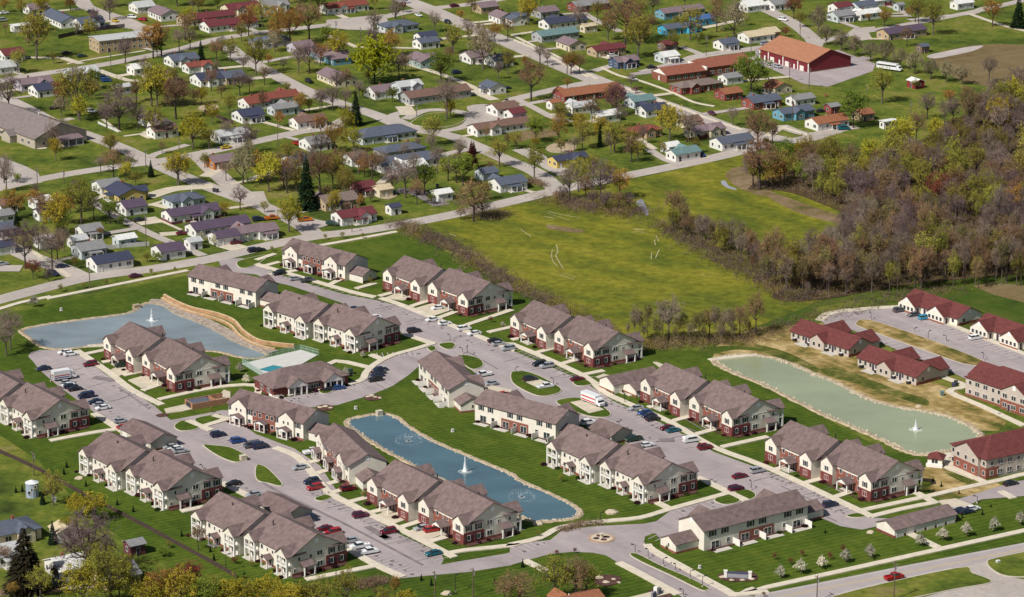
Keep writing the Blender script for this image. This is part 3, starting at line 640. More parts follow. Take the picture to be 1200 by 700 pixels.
# ---------------------------------------------------------------- rowhouse with attached end garages
def make_rowhouse():
    root = empty('rowhouse_building'); hx = 15.5; hy = 5.6; ZE = 5.7; RI = 2.7
    wall = MB(); roof = MB(); bf = BF(root)
    gable_body(wall, -hx, hx, -hy, hy, 0, ZE, RI, cream); gable_roof(roof, -hx, hx, -hy, hy, ZE, RI, .45, roof_m)
    for cx in (-10.6, 9.0):
        gable_body(wall, cx-3.1, cx+3.1, -hy-.6, -hy+.3, 0, ZE+.01, 2.2, cream, 'y', .03); gable_roof(roof, cx-3.1, cx+3.1, -hy-.6, 0, ZE+.03, 2.2, .3, roof_m, 'y')
        for dx in (-.9, .9): put(W_SM, root, 'F', cx+dx, -hy-.6, 4.0)
    for cx in (-10.6, -.8, 9.0):
        y0 = -hy - (.6 if cx != -.8 else .06)
        p = MB(); gable_roof(p, cx-2.2, cx+2.2, y0-2.0, y0, 2.6, .85, .2, roof_m, 'y'); gable_body(p, cx-2.2, cx+2.2, y0-1.9, y0-.1, 2.4, 2.59, .8, trim, 'y'); pr = p.build('porch', root)
        for dx in (-1.95, 0, 1.95):
            c = MB(); c.box(cx+dx-.15, cx+dx+.15, y0-1.9, y0-1.6, .12, 2.4, trim); c.build('column', pr)
        c = MB(); c.box(cx-2.2, cx+2.2, y0-2.0, y0, 0, .12, patio_m); c.build('step', pr)
        for dx in (-.95, .95): put(D_M, root, 'F', cx+dx, y0, .12)
    bf.box(-5.4, 4.0, -hy-.06, -hy+.01, 0, 5.4, brick)
    bf.box(-hx+.02, -5.42, -hy-.05, -hy+.01, 0, .8, brick); bf.box(4.02, hx-.02, -hy-.05, -hy+.01, 0, .8, brick)
    for x in (-14.3, -6.6, 5.0, 13.4): put(W_SH, root, 'F', x, -hy, 3.6)
    for x in (-14.3, -6.7, 5.0, 13.4): put(W_MID, root, 'F', x, -hy-.05, .9)
    for x in (-4.3, -2.2, .8, 2.8): put(W_MID, root, 'F', x, -hy-.06, 3.7)
    for x in (-4.2, 2.8): put(W_MID, root, 'F', x, -hy-.06, .9)
    # back: shuttered upper windows, patios with white privacy screens, brick centre
    bf.box(-5.2, 5.2, hy-.01, hy+.06, 0, 3.0, brick)
    for x in (-13, -9.4, -1.8, 1.8, 9.4, 13): put(W_SH, root, 'B', x, hy, 3.7)
    for x in (-12.2, -3.4, 3.4, 12.2): put(W_SLIDE, root, 'B', x, hy + .06, .13)
    for x in (-8.4, 0, 8.4): put(W_MID, root, 'B', x, hy + .06, .95)
    for x in (-14.9, -8.9, -1.0, 6.8):
        c = MB(); c.box(x, x+.12, hy, hy+2.9, 0, 1.9, trim); c.build('privacy_screen', root)
    for x in (-12.4, -4.4, 3.6, 11.2):
        c = MB(); c.box(x-2.2, x+2.6, hy, hy+3.0, 0, .1, patio_m); c.build('patio', root)
    # garage at +X end and a lower one at -X end
    for sx, gy0, gy1, ln in ((1, -3.6, 3.2, 6.6), (-1, -3.0, 3.8, 6.2)):
        x0, x1 = (hx + .0, hx + ln) if sx > 0 else (-hx - ln, -hx)
        a = MB(); gable_body(a, x0, x1, gy0, gy1, 0, 2.6, 1.7, cream); gable_roof(a, x0, x1, gy0, gy1, 2.6, 1.7, .3, roof_m)
        a.box(x0, x1, gy1, gy1+.05, 0, .6, brick); 
        xe = x1 if sx > 0 else x0; a.box(min(xe, xe+sx*.05), max(xe, xe+sx*.05), gy0, gy1, 0, .6, brick)
        an = a.build('garage', root); put(GD, an, 'F', (x0+x1)/2, gy0, .02); put(W_SM, an, 'E' if sx > 0 else 'W', xe, 0, 1.2)
    for sx, fc in ((1, 'E'), (-1, 'W')):
        put(VENT, root, fc, sx * hx, 0, 6.6)
    wall.build('wall', root); bf.build('brick_facing', root); roof.build('roof', root)
    proto_done(root); return root
def fit(root_fn, near, far, hxl, hyl, ang=None):
    """place so the camera-near base corner stands at survey point near; long side heads to far"""
    n = Vector(G(*near)); f = Vector(G(*far)); a = ang if ang is not None else math.atan2(n.y - f.y, n.x - f.x)
    c = n + Vector((-hxl * math.cos(a) - hyl * math.sin(a) * -1 * -1, 0)) if 0 else n + Matrix.Rotation(a, 2) @ Vector((-hxl, hyl))
    return c, a
apt = make_apartment(); row = make_rowhouse(); used = {}
def place(proto, key, near, far, hx, hy, label, cat, group, rear=False, sx=1.0, ang=None):
    c, a = fit(None, near, far, hx * sx, hy, ang)
    rz = a + (math.pi if rear else 0)
    if key not in used: used[key] = 1; o = proto; o.location = (c.x, c.y, 0); o.rotation_euler = (0, 0, rz); o.scale = (sx, 1, 1)
    else: o = copy_tree(proto, (c.x, c.y, 0), rz, (sx, 1, 1))
    return tag(o, label, cat, group)
AP = 'two winged brown roofed apartment buildings'
for near, far, rear, sx, ang, lab in (
    ((543.2,639.2), (439.5,585.4), 0, .98, -54.5, 'two winged brown roofed apartment building backing onto the blue pond with fountains'),
    ((191.3,598.7), (99.5,552), 1, .95, -53, 'cream backed apartment building between the fence lawn and the leftmost small garage'),
    ((1020,588), (905.4,537.2), 0, .98, -55.5, 'brick fronted apartment building nearest the green pond\'s foot and the white kiosk'),
    ((753.7,590.8), (650,543.2), 1, .95, -54.5, 'cream backed apartment building above the roundabout, right of the blue pond'),
    ((336,678), (244,632), 1, .95, -52, 'cream backed apartment building at the bottom, nearest to the viewer'),
    ((695,431), (600,387), 0, .98, -56.5, 'brick fronted apartment building backing onto the meadow beside the bare trees'),
    ((857.5,512.5), (765,467.5), 0, .97, -57, 'brick fronted apartment building between garages and the green pond\'s left bank'),
    ((205,460), (126,411), 0, 1.0, -57, 'brick fronted apartment building standing on the near bank of the grey pond'),
    ((416,414), (308.7,382.5), 1, .98, -47, 'cream backed apartment building on the lawn right of the grey pond\'s stone terrace'),
    ((548,371), (440.7,331), 0, .98, -51, 'brick fronted apartment building on the corner of the estate nearest the meadow hedge'),
    ((37.5,514), (-52,468), 1, .95, -54, 'cream backed apartment building cut off by the left edge of the view')):
    place(apt, 'apt', near, far, 22.3, 9.6 - 1.2, lab, 'apartment block', AP, bool(rear), sx, math.radians(ang))
def drop_annex(root, sx):
    for ch in list(root.children):
        if ch.name.split('.')[0] == 'garage' and ch.data.vertices[0].co.x * sx > 0:
            for gch in list(ch.children): bpy.data.objects.remove(gch)
            bpy.data.objects.remove(ch)
ROWS = []
for near, far, rear, sx, ang, lab in (
    ((403,330), (323.5,310), 0, 1, -42, 'long rowhouse with brick centre directly below the town road'),
    ((300,360.5), (217,337.5), 1, 1, -38, 'white backed rowhouse at the head of the estate beside its entrance'),
    ((354,518), (262,497), 0, .98, -39, 'rowhouse with brick centre facing the teardrop grass island'),
    ((406.9,568.5), (375,534), 0, .93, -68, 'rowhouse tucked against the upper left bank of the blue pond'),
    ((526,478), (494.9,441), 1, .98, -71, 'rowhouse with white patio screens seen across the lawn below the turning'),
    ((651,518), (557.5,492.5), 1, 1, -39.5, 'rowhouse with white patio screens and brick base above the pond lawn')):
    ROWS.append((place(row, 'row', near, far, 15.5, 6.2 if not rear else 5.6, lab, 'rowhouse', 'brown roofed rowhouses', bool(rear), sx, math.radians(ang)), 1 if rear else -1))
# the one whose back faces the highway: long axis runs along B
n_ = Vector(G(829, 645)); f_ = Vector(G(950, 614)); a_ = math.atan2(f_.y - n_.y, f_.x - n_.x)
c_ = n_ + Matrix.Rotation(a_, 2) @ Vector((16.6, 5.6))
tag(copy_tree(row, (c_.x, c_.y, 0), a_ + math.pi, ((f_ - n_).length / 31, 1, 1)), 'long rowhouse by the roundabout with its patios facing the highway lawn', 'rowhouse', 'brown roofed rowhouses')
for o, sx in ROWS: drop_annex(o, sx)
# ---------------------------------------------------------------- garages and small estate buildings
def make_garage(name, Lx, Wy, ze, ri, n, wallm, roofm, base=brick):
    root = empty(name); w = MB(); gable_body(w, -Lx/2, Lx/2, -Wy/2, Wy/2, 0, ze, ri, wallm); w.build('wall', root)
    w = MB(); e = .05; w.box(-Lx/2-e, Lx/2+e, -Wy/2-e, Wy/2+e, 0, .7, base); w.build('brick_skirt', root)
    r = MB(); gable_roof(r, -Lx/2, Lx/2, -Wy/2, Wy/2, ze, ri, .35, roofm); r.build('roof', root)
    for i in range(n): put(GD, root, 'F', -Lx/2 + Lx*(i+.5)/n, -Wy/2-e, .02)
    return root
def at(o, x, y, ang, z=0):
    p = G(x, y, z); o.location = (p[0], p[1], 0); o.rotation_euler = (0, 0, math.radians(ang)); return o
B_ = 33; 
o = at(make_garage('garage_building', 17.5, 7.5, 2.9, 1.8, 5, cream, roof_m), 738, 447, B_, 1.5); tag(o, 'long cream garage with brown roof above the smaller garage, by the moving truck', 'garage')
o = at(make_garage('garage_building', 12, 7.5, 2.2, 1.6, 3, cream, roof_m), 756, 455, B_, 1); tag(o, 'low cream and brick garage touching the apartment beside the concrete apron', 'garage')
o = at(make_garage('garage_building', 22, 7.5, 2.4, 1.6, 6, cream, roof_m, brick2), 1074, 612, B_ + 1, 1.2); tag(o, 'long low garage with brown roof beside the highway sidewalk junction', 'garage')
o = at(make_garage('garage_building', 17, 9, 2.8, 2.0, 3, tan_side, roof_m), 174, 512, -52, 1.5); tag(o, 'brown roofed garage behind the apartment beside the red pickup', 'garage')
o = at(make_garage('garage_building', 15, 9, 2.8, 2.0, 3, tan_side, roof_m), 332, 598, -52, 1.5); tag(o, 'brown roofed garage between the lower car park and the nearest apartment', 'garage')
o = at(make_garage('garage_building', 10, 8, 2.8, 2.0, 2, tan_side, roof_m), 716, 508, -52, 1.5); tag(o, 'small brown roofed garage behind the apartment right of the blue pond', 'garage')
# clubhouse: hip roof, brick walls, two white gabled porticoes on the street side
def make_clubhouse():
    root = empty('clubhouse'); L, W = 26.0, 12.5; w = MB(); w.box(-L/2, L/2, -W/2, W/2, 0, 3.2, brick2); w.box(-L/2-.03, -L/2+3, -W/2-.05, -W/2+3, 0, .9, trim); w.build('wall', root)
    r = MB(); hip_roof(r, -L/2, L/2, -W/2, W/2, 3.2, 3.9, .6, roof_m)
    for cx, hw, d in ((-5.3, 3.4, 1.8), (6.8, 3.2, 2.6)):
        gable_roof(r, cx-hw, cx+hw, -W/2-d, -W/2+4, 3.2, 2.2, .3, roof_m, 'y')
        p = MB(); gable_body(p, cx-hw, cx+hw, -W/2-d, -W/2-.05, 2.8, 3.19, 2.15, trim, 'y'); pr = p.build('portico', root)
        for dx in (-hw+.3, -hw*.35, hw*.35, hw-.3):
            c = MB(); c.box(cx+dx-.2, cx+dx+.2, -W/2-d+.05, -W/2-d+.5, .1, 2.8, trim); c.build('column', pr)
        c = MB(); c.box(cx-hw, cx+hw, -W/2-d, -W/2, 0, .1, patio_m); c.build('step', pr)
        for dx in (-1.2, 1.2): put(W_SLIDE, root, 'F', cx+dx*1.05, -W/2, .12)
    r.build('roof', root)
    for x in (-1.2, .9, 2.6, 11): put(W_PAIR, root, 'F', x, -W/2, .9)
    for y in (-3, 1.5): put(W_PAIR, root, 'W', -L/2, y, .9); put(W_PAIR, root, 'E', L/2, y, .9)
    for x in (-8, -3, 2, 7): put(W_SLIDE, root, 'B', x, W/2, .1)
    return root
o = at(make_clubhouse(), 353, 447, 32, 1.5); tag(o, 'single storey brick clubhouse with white porticoes beside the pool', 'clubhouse')
mb = MB(); P = gp("# 284,427 352,411 372,417 346,432 308,441"); sheet(mb, P, .26, g('pool_deck_concrete', (.52,.52,.49), .8, var=.05, scale=.5), walk_m); structure('pool_deck', mb)
mb = MB(); sheet(mb, gp("# 303,434 320,429 332,431 316,437"), .275, water('pool_water', (.03,.22,.26), .05)); structure('pool_water', mb)
fr = empty('pool_fence', (*G(320, 425), 0)); fr.rotation_euler = (0,0,0); og = Vector((*G(320,425), 0)); fm = g('pale_green_fence', (.36,.52,.44), .5)
for a, b in zip(gp("# 284,427 352,411"), gp("# 352,411 374,417")):pass
Q = gp("# 306,441 284,427 352,411 374,417")
for a, b in zip(Q, Q[1:]):
    A_, Bv = Vector((*a, 0)) - og, Vector((*b, 0)) - og; n = max(2, int((Bv - A_).length / 2.2)); pn = MB()
    for i in range(n): 
        p = A_.lerp(Bv, i / n); pn.tube(p, p + Vector((0,0,2.0)), .06, .06, 4, fm)
        for q in range(9):
            s_ = A_.lerp(Bv, (i + q/9) / n); pn.tube(s_, s_ + Vector((0,0,1.9)), .028, .028, 3, fm)
    for z_ in (.3, 1.1, 1.95): pn.tube(A_ + Vector((0,0,z_)), Bv + Vector((0,0,z_)), .05, .05, 4, fm)
    pn.build('fence_panel', fr)
tag(fr, 'pale green railing round the pool deck behind the clubhouse', 'fence')
# bin enclosure
def make_enclosure():
    root = empty('bin_enclosure'); bm = g('tan_brick', (.34,.18,.11), .9, var=.2, scale=1.5); w = MB()
    L, W, h, t = 12.5, 5.5, 1.9, .3
    w.box(-L/2, L/2, -W/2, -W/2+t, 0, h, bm); w.box(-L/2, L/2, W/2-t, W/2, 0, h, bm); w.box(-L/2, -L/2+t, -W/2+t, W/2-t, 0, h, bm); w.box(1.5, 1.5+t, -W/2+t, W/2-t, 0, h, bm)
    w.box(3.6, L/2, -W/2-.0+t, -W/2+2*t, 0, .02, bm); w.build('wall', root)
    d = MB(); d.hexa([(-5.4,-1.7,.1),(.2,-1.7,.1),(.2,1.9,.1),(-5.4,1.9,.1)], [(-5.6,-1.9,1.5),(.4,-1.9,1.5),(.4,2.1,1.7),(-5.6,2.1,1.7)], g('grey_steel', (.13,.13,.16), .6)); d.build('container', root)
    l = MB(); l.hexa([(-5.6,-1.9,1.52),(.4,-1.9,1.52),(.4,2.1,1.72),(-5.6,2.1,1.72)], [(-5.6,-1.9,1.6),(.4,-1.9,1.6),(.4,2.1,1.8),(-5.6,2.1,1.8)], g('slate_lid', (.10,.11,.14), .6)); l.build('container_lid', root)
    gt = MB(); gt.box(-L/2-.08, -L/2, -1.6, 1.6, .1, 1.7, shut); gt.build('gate', root); return root
tag(at(make_enclosure(), 243, 471, 30, .8), 'tan brick bin enclosure beside the lane left of the clubhouse', 'bin enclosure')
# ---------------------------------------------------------------- red roofed cottages
stone_side = g('beige_siding', (.46,.40,.35), .8, var=.06, scale=.5)
def make_cottage(front):
    root = empty('cottage_row'); L, W, ZE, RI = 26., 11., 2.9, 2.8
    w = MB(); r = MB(); gable_body(w, -L/2, L/2, -W/2, W/2, 0, ZE, RI, stone_side if not front else cream); gable_roof(r, -L/2, L/2, -W/2, W/2, ZE, RI, .5, redroof_m)
    if front:
        for cx in (-8.6, 5.2):
            gable_body(w, cx-4, cx+4, -W/2-2.6, -W/2+.2, 0, ZE+.01, 2.7, cream, 'y'); gable_roof(r, cx-4, cx+4, -W/2-2.6, -W/2+5, ZE+.03, 2.7, .35, redroof_m, 'y')
            for dx in (-2.7, -.9, .9, 2.7): put(W_MID, root, 'F', cx+dx, -W/2-2.6, 1.0)
            put(D_M, root, 'E', cx+4, -W/2-1.3, .1); put(VENT, root, 'F', cx, -W/2-2.6, 3.9)
            c = MB(); c.box(cx-4, cx+4, -W/2-2.66, -W/2-2.59, 0, .7, brick); c.build('brick_facing', root)
        for x in (-2.5, -.8, 11): put(D_M if x < 0 else W_MID, root, 'F', x, -W/2, .1 if x < 0 else .9)
    else:
        gable_body(w, -3.2, 3.2, -W/2-1.4, -W/2+.2, 0, ZE+.01, 2.1, stone_side, 'y'); gable_roof(r, -3.2, 3.2, -W/2-1.4, -W/2+4, ZE+.03, 2.1, .35, redroof_m, 'y')
        for cx in (-4.2, 8.6):
            gable_body(w, cx-3.8, cx+3.8, W/2-.2, W/2+4.5, 0, ZE+.01, 2.6, stone_side, 'y'); gable_roof(r, cx-3.8, cx+3.8, W/2-5, W/2+4.5, ZE+.03, 2.6, .35, redroof_m, 'y')
        for x in (-11.8, -9.5, -7.2, -4.6, 4.7, 7, 9.3, 11.7): put(W_MID, root, 'F', x, -W/2, .9)
        for x in (-1.2, 1.2): put(W_MID, root, 'F', x, -W/2-1.4, .9)
        for x in (-6, 6): 
            c = MB(); c.box(x-2.6, x+2.6, -W/2-3.2, -W/2, 0, .12, patio_m); c.build('patio', root); put(D_M, root, 'F', x, -W/2, .1)
        for x in (-10.5, -3.9, 3.9, 10.4):
            c = MB(); c.box(x-.5, x+.5, -W/2-1.3, -W/2-.3, 0, 1.1, iron); c.box(x-.42, x+.42, -W/2-1.22, -W/2-.38, 1.1, 1.18, trim); c.build('air_unit', root)
    for s, f in ((1, 'E'), (-1, 'W')): put(VENT, root, f, s*L/2, 0, 3.7); put(W_MID, root, f, s*L/2, -2.5, .9)
    w.build('wall', root); r.build('roof', root); b = MB(); b.box(L/2, L/2+.05, -W/2, W/2, 0, 1.0, brick); b.build('brick_facing', root)
    proto_done(root); return root
cot = make_cottage(False); GC = 'red roofed single storey cottage rows'
for i, (near, far, lab) in enumerate((((990,420.5), (918,394), 'red roofed cottage row at the head of the green pond'), ((1069,453.5), (1004,425.5), 'red roofed cottage row beside the path to the two storey red roofed block'))):
    c, a = fit(None, near, far, 13, 6.9, math.radians(-50 - i*2)); 
    o = cot if i == 0 else copy_tree(cot, (0,0,0), 0)
    o.location = (c.x, c.y, 0); o.rotation_euler = (0, 0, a); o.scale = (1, .95, 1); tag(o, lab, 'cottage row', GC)
cf = make_cottage(True)
for i, (x, y, lab) in enumerate(((1104, 362, 'red roofed cottage row with white gables behind three parked cars'), (1190, 391, 'red roofed cottage row with white gables cut by the right edge'))):
    o = cf if i == 0 else copy_tree(cf, (0,0,0), 0); at(o, x, y, -54, 2); tag(o, lab, 'cottage row', GC)
# two storey red roofed blocks
def make_block(gabled_front):
    root = empty('apartment_block'); L, W, ZE, RI = 34., 16., 6.0, 3.8; w = MB(); r = MB(); bf = BF(root)
    w.box(-L/2, L/2, -W/2, W/2, 0, ZE, stone_side); hip_roof(r, -L/2, L/2, -W/2, W/2, ZE, RI, .5, redroof_m)
    gable_body(w, -1.5, 9.5, -W/2-1.0, -W/2+.3, 0, ZE+.01, 3.0, stone_side, 'y', .03); gable_roof(r, -1.5, 9.5, -W/2-1.0, -W/2+6, ZE+.03, 3.0, .4, redroof_m, 'y')
    bf.box(-1.52, 9.52, -W/2-1.06, -W/2-.99, 0, 3.3, brick)
    gable_body(w, -L/2-1.0, -L/2+.3, -5.5, 5.5, 0, ZE+.012, 3.0, stone_side, 'x', .03); gable_roof(r, -L/2-1.0, -L/2+6, -5.5, 5.5, ZE+.03, 3.0, .4, redroof_m, 'x')
    if gabled_front:
        bf.box(-L/2-1.07, -L/2-1.0, -5.52, 5.52, 0, 3.3, brick); bf.box(-L/2-.06, -L/2+4.5, -W/2-.06, -W/2, 0, 3.3, brick); bf.box(-L/2-.06, -L/2, -W/2, -5.5, 0, 3.3, brick)
    else: bf.box(-L/2-.04, -1.5, -W/2-.06, -W/2, 0, .7, brick)
    for x in (-15, -12, -8.6, -5.4, -3, 12, 15):
        for z in (.9, 3.8): put(W_PAIR if x in (-8.6,-12,12) else W_MID, root, 'F', x, -W/2-.06, z)
    for x in (.4, 4, 7.6):
        for z in (.9, 3.8): put(W_PAIR, root, 'F', x, -W/2-1.06, z)
    put(VENT, root, 'F', 4, -W/2-1.0, 7.0)
    for y in (-3.5, 0, 3.5):
        for z in (.9, 3.8): put(W_MID, root, 'W', -L/2-1.07, y, z)
    for y in (-7, 7):
        for z in (.9, 3.8): put(W_MID, root, 'W', -L/2-.06, y, z)
    for y in (-6, -2, 2, 6):
        for z in (.9, 3.8): put(W_SH, root, 'E', L/2, y, z)
    put(D_M, root, 'F', 2.2, -W/2-1.06, .1)
    w.build('wall', root); bf.build('brick_facing', root); r.build('roof', root); return root
def put_corner(o, px, py, lx, ly, ang):
    """local point (lx,ly) of the object stands at survey point"""
    a = math.radians(ang); p = Vector(G(px, py)) - Matrix.Rotation(a, 2) @ Vector((lx, ly)); o.location = (p.x, p.y, 0); o.rotation_euler = (0, 0, a); return o
o = put_corner(make_block(False), 1131, 463, -17, -8, -52); tag(o, 'two storey red roofed block above the path, left end beside the cottages', 'apartment block')
o = put_corner(make_block(True), 1155, 562, -17, -8, 30); tag(o, 'two storey red roofed block with brick corner beside the small white kiosk', 'apartment block')
# kiosk by the pond
def make_kiosk():
    root = empty('pump_kiosk'); w = MB(); w.box(-2.1,2.1,-1.9,1.9,0,2.6,cream); w.build('wall', root); r = MB(); hip_roof(r,-2.1,2.1,-1.9,1.9,2.6,1.5,.4,redroof_m); r.build('roof', root)
    b = MB(); b.box(-2.4,2.4,-2.6,-1.92,0,1.0,trim); b.build('counter', root); put(W_PAIR, root, 'F', 0, -1.9, 1.0); put(D_M, root, 'E', 2.1, 0, .05); return root
tag(at(make_kiosk(), 1097, 541, -20, 1), 'small white kiosk with a red hipped roof at the foot of the green pond', 'kiosk')
# ---------------------------------------------------------------- town houses
RC = dict(maroon=(.125,.030,.036), red=(.19,.055,.040), rust=(.26,.105,.055), brown=(.16,.095,.075), mauve=(.185,.135,.150), grey=(.21,.21,.215), slate=(.085,.10,.135), navy=(.042,.048,.085),
          purple=(.085,.060,.095), pale=(.42,.43,.43), white=(.62,.62,.60), teal=(.12,.20,.20), taupe=(.175,.135,.12), black=(.04,.04,.05), blue=(.05,.12,.3))
WC = dict(white=(.68,.67,.64), cream=(.60,.53,.38), pale=(.48,.53,.55), blue=(.13,.30,.40), brightblue=(.06,.34,.50), brick=(.23,.06,.05), tan=(.42,.31,.19), lavender=(.45,.42,.50), yellow=(.55,.42,.13), grey=(.33,.34,.35),
          barnred=(.22,.022,.03), green=(.24,.34,.32), navy=(.06,.09,.16), orange=(.40,.16,.05), maroon=(.13,.04,.05), brown=(.18,.12,.09))
RN = dict(slate='slate blue', pale='pale grey', navy='navy', black='black', rust='orange brown')
WN = dict(pale='pale blue', brightblue='bright blue', barnred='dark red')
RC['cream'] = (.50,.42,.28)
def rmat(k): return mat('roof_' + k, RC[k], .9, var=.16, scale=.9, detail=7)
def wmat(k): return mat('walls_' + k, WC[k], .8, var=.07, scale=.6)
def camfaces(rz):
    out = []
    for f, a in FACE.items():
        d = rz + a - math.pi/2
        if math.sin(d) < .12: out.append(f)
    return out
HOMES = []
H_W = (W_MID, W_PAIR, W_MID)
def house(p1, p2, roof, wall, typ='g', W=10, st=1, base=None, porch=False, name='house', cat='house', desc=None, snap=True, ang=None, extra=True):
    ze = 2.7 * st + .4; ri = W / 2 * (.40 if typ != 'f' else .12); zr = ze + ri
    a = Vector(G(*p1, zr)); b = Vector(G(*p2, zr)); d = b - a; an = math.degrees(math.atan2(d.y, d.x))
    if an > 90: an -= 180
    if an <= -90: an += 180
    if ang is not None: s = ang
    else: s = 32 if (-22 < an < 84) else -60
    u = Vector((math.cos(math.radians(s)), math.sin(math.radians(s)))); L = abs(d.dot(u)); c = (a + b) / 2
    if typ == 'h': L += W * .8
    L = max(L, W * .9 if typ != 'f' else L); L = min(L * 1.07, 60)
    rz = math.radians(s)
    root = empty(name, (c.x, c.y, 0), rz); wm = wmat(wall); rm = rmat(roof)
    w = MB(); r = MB(); hx, hy = L/2, W/2
    if typ == 'h': w.box(-hx, hx, -hy, hy, 0, ze, wm); hip_roof(r, -hx, hx, -hy, hy, ze, ri, .45, rm)
    else: gable_body(w, -hx, hx, -hy, hy, 0, ze, ri, wm); gable_roof(r, -hx, hx, -hy, hy, ze, ri, .4, rm)
    if extra and L > 11 and typ != 'f' and R.random() < .65:      # a cross wing towards the street
        x0 = R.uniform(-hx + .6, hx - 5.4); 
        if R.random() < .5: gable_body(w, x0, x0+4.6, -hy-1.8, -hy+.2, 0, ze+.01, 1.6, wm, 'y'); gable_roof(r, x0, x0+4.6, -hy-1.8, -hy+3, ze+.03, 1.6, .3, rm, 'y'); xw = (x0, x0+4.6)
        else: gable_body(w, x0, x0+4.6, hy-.2, hy+2.2, 0, ze+.01, 1.6, wm, 'y'); gable_roof(r, x0, x0+4.6, hy-3, hy+2.2, ze+.03, 1.6, .3, rm, 'y'); xw = None
    else: xw = None
    wo = w.build('wall', root); ro = r.build('roof', root)
    if extra and L > 9 and R.random() < .7:
        cmb = MB(); x = R.uniform(-hx*.6, hx*.6); 
        if R.random() < .5: cmb.box(x-.35, x+.35, .3, 1.0, ze+ri*.4, zr+.8, brick); cmb.build('chimney', ro)
        else: cmb.tube((x, .8, zr-.7), (x, .8, zr+.35), .13, .13, 6, trim, True); cmb.build('vent_pipe', ro)
    faces = camfaces(rz)
    for f in faces:
        ln = L if f in 'FB' else W; n = max(1, int(ln / 3.1)); off = -hy if f == 'F' else hy if f == 'B' else hx if f == 'E' else -hx
        di = R.randrange(n) if f in 'FB' else -1
        for k in range(n):
            t = -ln/2 + ln * (k + .5) / n
            if xw and f == 'F' and xw[0]-.5 < t < xw[1]+.5: continue
            for s_ in range(st):
                me = R.choice(H_W) if ln / n > 2.6 else W_SM
                if s_ == 0 and k == di: put(D_M if R.random() < .6 else D_W, root, f, t if f in 'FB' else off, off if f in 'FB' else t, .08)
                elif L > 7 or k == n//2: put(me, root, f, t if f in 'FB' else off, off if f in 'FB' else t, .95 + 2.6 * s_)
    if xw and 'F' in faces: put(W_PAIR, root, 'F', (xw[0]+xw[1])/2, -hy-1.8, .9)
    if base:
        bm = MB(); bm.box(-hx-.04, hx+.04, -hy-.04, hy+.04, 0, 1.0, wmat(base)); bm.build('base_course', root)
    if porch:
        f = 'F' if 'F' in faces else 'B'; sgn = -1 if f == 'F' else 1; y0 = sgn * hy; y1 = sgn * (hy + 2.4)
        pm = MB(); lo = [(-2.6, y0, 2.6), (2.6, y0, 2.6), (2.6, y1, 2.3), (-2.6, y1, 2.3)]; lo = lo if sgn > 0 else lo[::-1]
        pm.hexa(lo, [(x, y, z+.14) for x, y, z in lo], rm)
        for x in (-2.4, 0, 2.4): pm.box(x-.1, x+.1, min(y1, y1-sgn*.2), max(y1, y1-sgn*.2), 0, 2.3, trim)
        pm.box(-2.6, 2.6, min(y0, y1), max(y0, y1), 0, .2, patio_m); pm.build('porch', root)
    cx, cy = PX(c.x, c.y, 2); HOMES.append((c, u, hx, hy))
    small = L < 6.5
    if desc is None:
        desc = f"{WN.get(wall, wall)} {'two storey ' if st > 1 else ''}{'shed' if small else 'house'} with {RN.get(roof, roof)} roof"
        if small: root.name = 'shed'; cat = 'shed'
    return reg(root, desc, cat, cx, cy)
